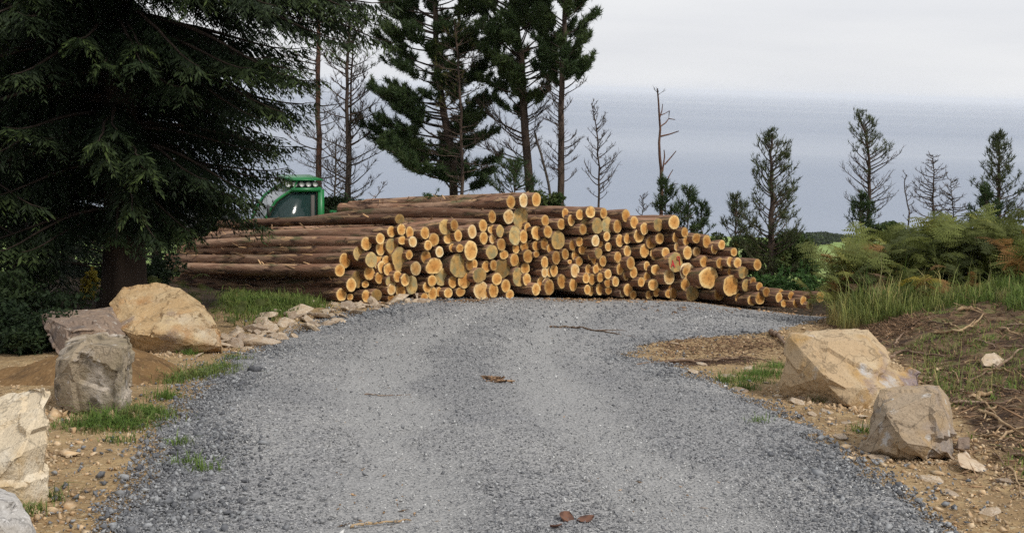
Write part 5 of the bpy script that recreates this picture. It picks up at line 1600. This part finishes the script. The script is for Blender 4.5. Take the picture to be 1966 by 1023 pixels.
    b = MB(); off = np.array((0, .06, -.24)); b.tube([j1 + off, j2 + off], .05, 8); part("hydraulic_ram", b, 'dark_metal', stick_)


build_harvester()


# ================================================================== BRACKEN, GRASS, DEBRIS
def frond_mesh(name, seed, mat, L=1.0):
    """one arching bracken frond: stem, paired pinnae with toothed halves"""
    rs = np.random.default_rng(seed)
    V, T = [], []
    n = 17
    s = np.linspace(0, 1, n)
    stemx = .75 * s ** 1.5 * L; stemz = (1.05 * s - .62 * s ** 2.4) * L
    pts = np.stack([stemx, .03 * np.sin(s * 5 + seed), stemz], 1)
    tv, tf = tube(pts, np.linspace(.007, .002, n), 3)
    V.extend(tv); T.extend([(f[0], f[1], f[2]) for f in tf]); T.extend([(f[0], f[2], f[3]) for f in tf])
    for i in range(5, n):
        t = unit(pts[min(i + 1, n - 1)] - pts[i - 1])
        for sg in (-1, 1):
            pl = (.34 * math.sin(min(1, (1.12 - s[i]) * 1.5) * 1.45)) * L * rs.uniform(.8, 1.15)
            d = unit(np.array([t[0] * .55, sg * 1.0, t[2] * .55 - .15 + rs.normal(0, .12)]))
            nrm = unit(np.cross(d, t)); wd = unit(np.cross(nrm, d))
            m = 6
            for k in range(m):
                u = k / m
                a = pts[i] + d * pl * u + np.array([0, 0, -.10 * pl * u * u])
                b = pts[i] + d * pl * (u + .85 / m) + np.array([0, 0, -.10 * pl * u * u])
                hw = .062 * L * (1 - u) ** .7 * rs.uniform(.75, 1.2)
                for q in (-1, 1):
                    k0 = len(V)
                    V.extend([a, b, (a + b) / 2 + wd * q * hw + d * hw * .35 + nrm * rs.normal(0, .01)])
                    T.append((k0, k0 + 1, k0 + 2) if q > 0 else (k0 + 1, k0, k0 + 2))
    me = mesh(name, np.array(V), np.array(T))
    me.materials.append(mat)
    return me


def build_bracken():
    F_ = {k: [frond_mesh("frond", 10 + i * 7 + j, MAT['frond_' + k]) for j in range(3)] for i, k in enumerate(('green', 'lime', 'yellow', 'rust', 'brown', 'dark'))}
    rs = np.random.default_rng(77)

    spots = [(1625, "at the gap end"), (1660, "by the thin-crowned pine"), (1700, "by the olive scrub"), (1735, "by the crooked dead stem"), (1765, "by the yellow plant"), (1792, "by the straight larch"), (1828, "by the smaller larch"), (1865, "between larch and conical pine"), (1895, "by the dark young pine"), (1920, "by the conical pine"), (1960, "by the wispy sapling")]

    def plant(px, py, y, scale, cols, nf, label, group=None, spread=1.0):
        if group and px > 1000: label = label + " " + min(spots, key=lambda q: abs(q[0] - px))[1]
        if px > 1000: y = y - (1.9 if scale == .9 else 2.6)
        c = P(px, py, y); g = np.array([c[0], y, hz(c[0], y)])
        if c[2] < g[2] + .25: top = .5
        else: top = c[2] - g[2]
        sc = max(.45, min(1.7, top / .50)) * scale * (.8 if scale == .9 else 1)
        root = empty("bracken", g)
        for k in range(nf):
            col = cols[rs.integers(0, len(cols))]
            o = link("frond", F_[col][rs.integers(0, 3)], parent=root, loc=(rs.normal(0, .22), rs.normal(0, .2), rs.uniform(-.05, .46 * sc)))
            q = sc * rs.uniform(.28, .52)
            o.scale = (q * spread, q, q * rs.uniform(.85, 1.1))
            o.rotation_euler = (rs.normal(0, .3), rs.normal(-.1, .28), rs.uniform(0, 6.28))
        tag(root, label, "bracken", group)
    front = [(1660, 500, 19.5), (1690, 490, 20.0), (1740, 505, 19.8), (1800, 500, 20.2), (1850, 500, 19.6), (1900, 498, 20), (1950, 500, 19.5)]
    mid = [(1645, 475, 20.8), (1660, 462, 20.8), (1705, 458, 21), (1750, 462, 21.2), (1790, 470, 21), (1830, 462, 21.2), (1870, 450, 21), (1915, 458, 21), (1960, 468, 21), (1985, 470, 20)]
    tall = [(1672, 455, 22), (1722, 452, 22.4), (1860, 432, 22), (1890, 428, 22.2), (1925, 440, 22.5), (1775, 462, 22.6), (1640, 470, 22), (1820, 455, 22.3)]
    for i, (px, py, y) in enumerate(front):
        plant(px, py + 8, y, .9, [['brown', 'dark', 'green', 'dark'], ['dark', 'dark', 'rust', 'green'], ['dark', 'dark', 'green']][i % 3], 34,
              ["low browning front-row bracken clump", "low dark front-row bracken clump", "low dark green front-row bracken clump"][i % 3], "low bracken along the bank front")
    for i, (px, py, y) in enumerate(mid):
        cols = ['lime', 'lime', 'green', 'rust'] if px < 1680 else (['green', 'green', 'dark'] if px < 1930 else ['rust', 'green', 'green'])
        lab = "bright lime and rust middle-row bracken clump" if px < 1680 else ("green middle-row bracken clump" if px < 1930 else "rusty middle-row bracken clump")
        plant(px, py, y, 1.0, cols, 40, lab, "middle row of bracken")
    for i, (px, py, y) in enumerate(tall):
        cols = ['lime', 'green', 'green'] if px < 1740 else ['green', 'lime', 'green', 'dark']
        plant(px, py, y, 1.05, cols, 40, "tall green back-row bracken clump" if px >= 1740 else "tall lime green back-row bracken clump", "back row of bracken")
    plant(1745, 482, 19.2, .7, ['yellow'], 3, "bright yellow bracken plant standing out of the green bank")
    plant(1780, 490, 19.2, .6, ['rust', 'rust', 'yellow'], 5, "orange-rust bracken plant beside the yellow one")
    for i, (px, py, y) in enumerate([(345, 540, 15.4), (372, 556, 15.0), (318, 525, 16.2), (395, 545, 15.8), (450, 608, 14.5), (470, 590, 15.2)]):
        plant(px, py, y, .8 if i < 4 else .5, ['dark', 'dark', 'green'], 7, "dark fern growing in the conifer's shade behind the ochre boulder" if i < 4 else "green fern on the earth hump beside the ochre boulder", "ferns by the ochre boulder" if i < 4 else "ferns on the hump")


build_bracken()


def grass(name, pts, hgt, mat, label, lean=.35, width=.006):
    n = len(pts)
    d = unit(np.stack([RNG.normal(0, 1, n), RNG.normal(0, 1, n), np.zeros(n)], 1))
    h = hgt * np.exp(RNG.normal(-.15, .38, n)) * (1 + .35 * vnoise(pts[:, 0] * 2.3, pts[:, 1] * 2.3, 0, 88))
    side = np.stack([-d[:, 1], d[:, 0], np.zeros(n)], 1)
    ln = RNG.uniform(.1, 1.0, n) * lean * 1.6
    w = width * RNG.uniform(.7, 1.3, n)
    up = np.array([0, 0, 1.0])
    m = pts + d * (ln * h * .35)[:, None] + up * (h * .62)[:, None]
    t = pts + d * (ln * h)[:, None] + up * (h * (1 - .25 * ln))[:, None]
    V = np.stack([pts - side * w[:, None], pts + side * w[:, None], m + side * (w * .8)[:, None], m - side * (w * .8)[:, None], t], 1).reshape(-1, 3)
    b = np.arange(n)[:, None] * 5
    o = link(name, mesh(name, V, [b + np.array([[0, 1, 2, 3]]), b + np.array([[3, 2, 4]])]), mat)
    return tag(o, label, "grass", kind="stuff")


def build_grass():
    # lush tufts on the left verge
    cl = [(250, 800, .16, 700), (225, 815, .14, 500), (285, 795, .10, 300), (160, 820, .12, 300), (400, 716, .14, 350), (375, 722, .12, 300), (320, 765, .08, 150), (345, 855, .05, 70), (365, 892, .06, 60), (395, 905, .05, 50),
          (365, 680, .06, 120), (300, 735, .12, 120), (340, 730, .1, 120), (430, 706, .1, 200), (450, 690, .08, 120), (1465, 720, .14, 420), (1440, 730, .12, 260), (1430, 745, .07, 150), (1390, 735, .06, 90), (1490, 705, .12, 200), (1455, 815, .05, 50), (1655, 830, .05, 60), (1600, 770, .1, 120), (95, 960, .05, 60), (60, 985, .05, 60), (230, 850, .07, 60)]
    pts = []
    for px, py, r, n in cl:
        g = ground_at(px, py)
        xy = g[:2] + RNG.normal(0, r, (int(n * 1.4), 2)) * np.array([1, .8])
        pts.append(np.concatenate([xy, hfun(xy[:, 0], xy[:, 1])[:, None]], 1))
    grass("verge_grass", np.concatenate(pts), .068, MAT['grass_lush'], "bright green grass tufts on the soil verges", .95, .0028)
    # hump beside the rubble
    n = 9000
    px = RNG.uniform(440, 615, n); py = 560 + (px - 440) * .17 + RNG.normal(8, 15, n)
    
    g = ground_many(px[:500], py[:500])
    g = g[(g[:, 1] < 21) & (g[:, 1] > 12)]
    k = RNG.integers(0, len(g), n)
    xy = g[k, :2] + RNG.normal(0, .12, (n, 2))
    xy = xy[xy[:, 0] < x_left(xy[:, 1]) - .55]
    grass("hump_grass", np.concatenate([xy, hfun(xy[:, 0], xy[:, 1])[:, None]], 1), .10, MAT['grass'], "dark green grass on the earth hump below the logs", .6, .006)
    # bank grass
    n = 60000
    y = RNG.uniform(12.3, 17.2, n); x = x_toe(y) + RNG.uniform(.3, 6.5, n)
    dens = sstep(13.8, 15.2, y + vnoise(x * .9, y * .9, 0, 8) * 1.2) * .9 + .06
    dens = dens * (vnoise(x * 1.6, y * 1.6, 0, 61) * .35 + .7)
    kp = (RNG.random(n) < dens) & ~((x - x_toe(y) < 2.1 + .3 * vnoise(x * 2, y * 2, 0, 63)) & (y < 15.9))
    x, y = x[kp], y[kp]
    grass("bank_grass", np.stack([x, y, hfun(x, y)], 1), .17, MAT['grass'], "green grass covering the bank below the bracken", .6, .0055)
    n = 2400
    y = RNG.uniform(16.0, 18.2, n); x = x_toe(y) + np.abs(RNG.normal(.2, .8, n))
    grass("tall_grass", np.stack([x, y, hfun(x, y)], 1), .36, MAT['grass_dry'], "tall dry seeding grass at the bank corner beside the log tail", .45, .006)
    n = 3500
    y = RNG.uniform(16.5, 20.4, n); x = x_toe(y) + RNG.uniform(.25, 1.2, n)
    grass("corner_grass", np.stack([x, y, hfun(x, y)], 1), .34, MAT['grass_lush'], "long bright green grass in front of the last logs", .5, .008)
    # straggly grass and moss on the cleared bank
    n = 20000
    y = RNG.uniform(6.5, 15.5, n); x = x_toe(y) + RNG.uniform(.1, 5.5, n)
    kp = (vnoise(x * 1.15, y * 1.15, 0, 71) + .4 * vnoise(x * 3, y * 3, 0, 72)) > .30
    x, y = x[kp], y[kp]
    grass("bank_moss", np.stack([x, y, hfun(x, y)], 1), .05, MAT['grass'], "straggly moss and grass patches on the cleared bank", .9, .006)
    kp = RNG.random(len(x)) < .14
    grass("bank_straw", np.stack([x[kp], y[kp], hfun(x[kp], y[kp])], 1), .22, MAT['grass_dry'], "thin straw-coloured stems on the cleared bank", .6, .003)


build_grass()


def bits(name, x, y, length, thick, mat, label, tilt=.25):
    n = len(x)
    V = OCT_V[None] * np.stack([length, thick * RNG.uniform(.7, 1.4, n), thick * RNG.uniform(.5, 1, n)], 1)[:, None, :]
    V = V + RNG.normal(0, .12, (n, 6, 3)) * (thick[:, None, None])
    V = np.einsum('nij,nkj->nki', rand_rot(n, tilt), V)
    z = hfun(x, y) + thick * .4
    V = V + np.stack([x, y, z], 1)[:, None, :]
    o = link(name, mesh(name, V.reshape(-1, 3), (OCT_F[None] + (np.arange(n) * 6)[:, None, None]).reshape(-1, 3)), mat)
    return tag(o, label, "debris", kind="stuff")


def build_debris():
    n = 11000
    y = RNG.uniform(6.5, 17, n); x = x_toe(y) + RNG.uniform(-.25, 5.5, n)
    bits("brash", x, y, np.exp(RNG.normal(math.log(.12), .6, n)), np.exp(RNG.normal(math.log(.009), .4, n)), MAT['brash'], "fine brash twigs littering the cleared bank", .5)
    # mulch lip at the head of the spit
    n = 5000
    g = ground_many(RNG.uniform(1590, 1760, 160), RNG.uniform(588, 640, 160))
    k = RNG.integers(0, len(g), n); xy = g[k, :2] + RNG.normal(0, .16, (n, 2))
    bits("mulch", xy[:, 0], xy[:, 1], np.exp(RNG.normal(math.log(.09), .5, n)), np.exp(RNG.normal(math.log(.011), .4, n)), MAT['brash'], "torn brown roots and mulch on the bank lip behind the boulder", .9)
    # chips on the spit
    n = 2600
    g = ground_many(RNG.uniform(1265, 1505, 200), 662 + RNG.normal(0, 12, 200))
    k = RNG.integers(0, len(g), n); xy = g[k, :2] + RNG.normal(0, .15, (n, 2))
    bits("spit_chips", xy[:, 0], xy[:, 1], np.exp(RNG.normal(math.log(.034), .5, n)), np.exp(RNG.normal(math.log(.010), .4, n)), MAT['brash'], "wood chips and leaf litter at the head of the soil spit", .4)
    # bark scraps along the stack foot and on the turning place
    n = 1800
    px = RNG.uniform(680, 1560, n); yb = np.interp(px, [p[0] for p in BASE_PX], BASE_Y)
    y = yb - np.abs(RNG.normal(0, .35, n)) + .1; x = np.array([P(a, 580, b)[0] for a, b in zip(px, y)])
    bits("bark_scraps", x, y, np.exp(RNG.normal(math.log(.07), .5, n)), np.exp(RNG.normal(math.log(.018), .4, n)), MAT['chips'], "bark scraps scattered along the foot of the log stack", .3)
    n = 420
    g = ground_many(RNG.uniform(1230, 1560, n), 592 + RNG.normal(0, 5, n))
    bits("bark_streak", g[:, 0], g[:, 1], np.exp(RNG.normal(math.log(.07), .5, n)), np.exp(RNG.normal(math.log(.02), .4, n)), MAT['brash'], "dark streak of bark crumbs on the turning place", .2)
    n = 260
    g = ground_many(RNG.uniform(640, 1400, n), RNG.uniform(600, 1015, n))
    bits("road_crumbs", g[:, 0], g[:, 1], np.exp(RNG.normal(math.log(.03), .5, n)), np.exp(RNG.normal(math.log(.007), .4, n)), MAT['chips'], "tiny bark crumbs on the track", .2)
    # a swept patch of brown needles with the long stick over it
    n = 2600
    t = RNG.random(n); px = 1225 + t * 215; py = 700 - 8 * t + RNG.normal(0, 5.5, n) * (1 - .5 * t) * (t + .25)
    sel = ground_many(px[:700], py[:700])
    k = RNG.integers(0, 700, n); xy = sel[k, :2] + RNG.normal(0, .03, (n, 2))
    bits("needle_patch", xy[:, 0], xy[:, 1], np.full(n, .05), np.full(n, .007), material("brown_needles", (.10, .06, .04), coord='World', island=[(.6, .6, .6), (1.3, 1.3, 1.3)], rough=.95), "patch of dead brown needles swept onto the track edge", .5)

    LAST = ['']

    def stick(path, r, label, mat='stick', twigs=3, cat="stick", name="stick", lift=.02):
        g = np.array([ground_at(a, b) for a, b in path]); o0 = g[0].copy()
        seg = np.linspace(0, len(g) - 1, len(g) * 4)
        pts = np.stack([np.interp(seg, np.arange(len(g)), g[:, i]) for i in range(3)], 1)
        pts[:, 2] = np.maximum(pts[:, 2], hfun(pts[:, 0], pts[:, 1])) + r * .6 + lift * np.sin(np.linspace(0, 3.1, len(pts)))
        pts[1:-1] += RNG.normal(0, r * .35, (len(pts) - 2, 3))
        mb = MB(); mb.tube(pts - o0, np.linspace(r, r * .4, len(pts)), 7)
        root = empty(name, o0)
        link("stem", mb.me("stem", True), MAT[mat], root)
        for k in range(twigs):
            a = pts[RNG.integers(2, len(pts) - 1)]; t = unit(pts[-1] - pts[0])
            d = unit(t + RNG.normal(0, .4, 3) * np.array([1, 1, .1]) + np.array([0, 0, .05]))
            c = curve(a, d, np.linalg.norm(pts[-1] - pts[0]) * RNG.uniform(.15, .35), 4, -.1, .12)
            mb = MB(); mb.tube(c - o0, np.linspace(r * .5, r * .2, 5), 5); link("twig", mb.me("twig"), MAT[mat], root)
        tag(root, label, cat); LAST[0] = root.name
    stick([(1055, 629), (1085, 630), (1115, 634), (1160, 640), (1225, 650)], .020, "long thin brown branch lying across the head of the track")
    stick([(1220, 703), (1320, 696), (1380, 697), (1440, 690), (1500, 700)], .018, "dark bent branch over the brown needle patch by the boulder", twigs=2)
    stick([(672, 1012), (720, 1008), (790, 1000)], .009, "forked pale-brown twig on the track", 'stick_pale', 3, "twig", "twig", .005)
    stick([(1355, 880), (1385, 886), (1398, 878)], .008, "short dark twig on the track near the upright boulder", 'stick', 1, "twig", "twig", .005)
    stick([(700, 757), (740, 760), (790, 758)], .006, "thin dark straw-like twig pressed into the track", 'stick', 0, "twig", "twig", 0)
    stick([(1480, 640), (1495, 652), (1512, 668)], .045, "thick grey branch end leaning by the flat-topped boulder", 'stick', 0)
    stick([(1705, 690), (1730, 678), (1790, 686), (1815, 687)], .022, "grey peeled branch on the bank behind the flat-topped boulder", 'stick', 2)
    stick([(1795, 641), (1840, 640), (1865, 632), (1892, 605)], .022, "upcurved broken branch with pale peeled tip on the bank", 'stick_pale', 3)
    stick([(1830, 776), (1880, 776), (1920, 782), (1950, 768)], .017, "dark bowed stick behind the upright grey-brown boulder", 'stick', 2)
    stick([(1880, 790), (1920, 815), (1966, 842), (2010, 860)], .016, "pale straight stick slanting down the bank", 'stick_pale', 3)
    stick([(1868, 770), (1885, 765), (1903, 760)], .035, "short thick split billet lying on the bank", 'stick_pale', 0)
    stick([(1895, 720), (1930, 700), (1966, 672), (2000, 655)], .018, "long dark stick propped past the small pinkish stone", 'stick', 2)
    stick([(1860, 735), (1885, 725), (1900, 710)], .014, "short brown stick below the small pinkish stone", 'stick', 1)
    stick([(1890, 712), (1920, 715), (1945, 720)], .018, "grey stick end lying right under the small pinkish stone", 'stick_pale', 1)
    stick([(1870, 655), (1890, 662), (1912, 670)], .014, "thin orange-brown stick uphill of the small pinkish stone", 'stick', 1)
    stick([(1822, 712), (1835, 722), (1842, 738)], .010, "thin upright straw-like stick by mossy patch", 'stick_pale', 0)
    stick([(1715, 665), (1728, 650), (1735, 640)], .016, "dark broken stub sticking up behind the flat-topped boulder", 'stick', 1)
    stick([(1840, 598), (1860, 597), (1885, 600)], .03, "pale wood fragment at the grass edge of the bank", 'stick_pale', 0)
    stick([(1940, 900), (1950, 920), (1960, 955)], .009, "thin forked twig low on the bank past the tan slab", 'stick_pale', 3)
    stick([(1905, 740), (1930, 752), (1966, 757)], .012, "thin stick half sunk in moss on the bank", 'stick', 2)
    stick([(575, 475), (600, 490), (612, 503)], .010, "thin pale stick leaning on the logs beside the green sprig", 'stick_pale', 0)

    where = ["beside the mossy patch", "across the bare brown soil", "under the grass edge", "near the pinkish stone", "behind the upright boulder", "by the flat-topped boulder's back"]
    for k in range(24):
        px, py = RNG.uniform(1730, 1960), RNG.uniform(612, 880)
        if px < 1860 and py > 700: px += 110
        a, l = RNG.normal(0, .5), RNG.uniform(25, 75)
        w = where[2] if py < 650 else (where[5] if px < 1790 else (where[3] if py < 720 else (where[4] if py > 800 else (where[0] if k % 2 else where[1]))))
        stick([(px, py), (px + l * .5 * math.cos(a), py + l * .25 * math.sin(a) + RNG.normal(0, 2)), (px + l * math.cos(a), py + l * .5 * math.sin(a))], RNG.uniform(.006, .016), f"{'short' if l < 45 else 'long'} loose {'grey-brown' if k % 3 else 'peeled'} stick lying {w}", 'stick' if k % 3 else 'stick_pale', int(RNG.integers(0, 3)))
        bpy.data.objects[LAST[0]]["group"] = "loose sticks on the cleared bank"
    # dead leaves and a clod on the track
    def leaf(px, py, s, label):
        g = ground_at(px, py); V, Fc = [], []
        for i in range(7):
            u = i / 6; w = math.sin(u * math.pi) ** .7 * .4
            for j, q in enumerate((-1, 0, 1)): V.append(((u - .5) * s, q * w * s, .006 + s * (.13 * abs(q) * (1 - .3 * u) + .35 * (u - .5) ** 2)))
        for i in range(6):
            for j in range(2): Fc.append((i * 3 + j, i * 3 + j + 1, i * 3 + j + 4, i * 3 + j + 3))
        o = link("dead_leaf", mesh("dead_leaf", V, np.array(Fc), True), MAT['dead_leaf'], loc=g + np.array([0, 0, .02]))
        so = o.modifiers.new("t", 'SOLIDIFY'); so.thickness = .002
        o.rotation_euler = (RNG.normal(0, .3), RNG.normal(0, .3), RNG.uniform(0, 6.28)); tag(o, label, "leaf")
    leaf(1085, 1004, .11, "curled dead brown leaf on the track, the larger of two")
    leaf(1125, 1008, .10, "flatter dead brown leaf on the track next to the curled one")
    leaf(1068, 1020, .07, "small dark leaf scrap on the track in front of the curled leaf")
    mb = MB(); g = ground_at(950, 735)
    for k in range(30):
        a = np.array([RNG.normal(0, .05), RNG.normal(0, .05), RNG.uniform(.015, .05)]); d = unit(RNG.normal(0, 1, 3) * np.array([1, 1, .25])); mb.tube([a - d * .06, a, a + d * .06 + np.array([0, 0, RNG.normal(0, .01)])], [.008, .011, .005], 5)
    tag(link("bark_clod", mb.me("bark_clod"), MAT['brash'], loc=g), "small clod of brown bark and twigs in the middle of the track", "clod")
    # ochre spoil heap beside the slab boulder
    rows, cols = 26, 34
    c = ground_at(45, 748); V = []
    for i in range(rows):
        for j in range(cols):
            u, v = i / (rows - 1) * 2 - 1, j / (cols - 1) * 2 - 1
            x = c[0] + v * 1.0 + .1; y = c[1] + 1.0 + u * .9
            r = math.hypot(u, v)
            h = .33 * max(0, 1 - r * r) ** 1.1 * (.75 + .5 * v) + .07 * float(fbm([x * 4], [y * 4], 0, 91)[0]) * max(0, 1 - r)
            V.append((x - c[0], y - c[1], hz(x, y) - c[2] + h - .04))
    i = np.arange(rows - 1)[:, None] * cols; j = np.arange(cols - 1)[None, :]
    Fc = np.stack([i + j, i + j + 1, i + cols + j + 1, i + cols + j], -1).reshape(-1, 4)
    tag(link("spoil_heap", mesh("spoil_heap", V, Fc, True), MAT['soilheap'], loc=c), "heap of ochre soil between the cream wedge and the brown slab", "soil heap")


def build_slivers():
    rs = np.random.default_rng(321)
    V = []
    for (o, ce, px, py, r, look) in LOGLIST:
        if px > 1060: continue
        M = np.array(o.matrix_world.to_3x3()); o0 = np.array(o.matrix_world.translation)
        for k in range(15):
            t = rs.uniform(.2, 5.2); a = rs.normal(0, .7)
            nv = M @ np.array([0, -math.sin(a), math.cos(a)])
            p = o0 + M @ np.array([t, 0, 0]) + nv * (r * (.97 if look in 'opg' else .66) + .004)
            d = unit(M @ np.array([1, 0, 0]) + rs.normal(0, .35, 3)); sd = unit(np.cross(nv, d)); up = np.cross(d, sd)
            L, w, h = rs.uniform(.06, .34), rs.uniform(.008, .03), .008
            V.append(p + CUBE_V @ np.stack([d * L, sd * w, up * h]))
    n = len(V)
    o = link("bark_slivers", mesh("bark_slivers", np.concatenate(V), (CUBE_F[None] + (np.arange(n) * 8)[:, None, None]).reshape(-1, 3)), MAT['slivers'])
    tag(o, "peeled bark slivers and splinters lying on the logs", "debris", kind="stuff")


build_slivers()
build_debris()
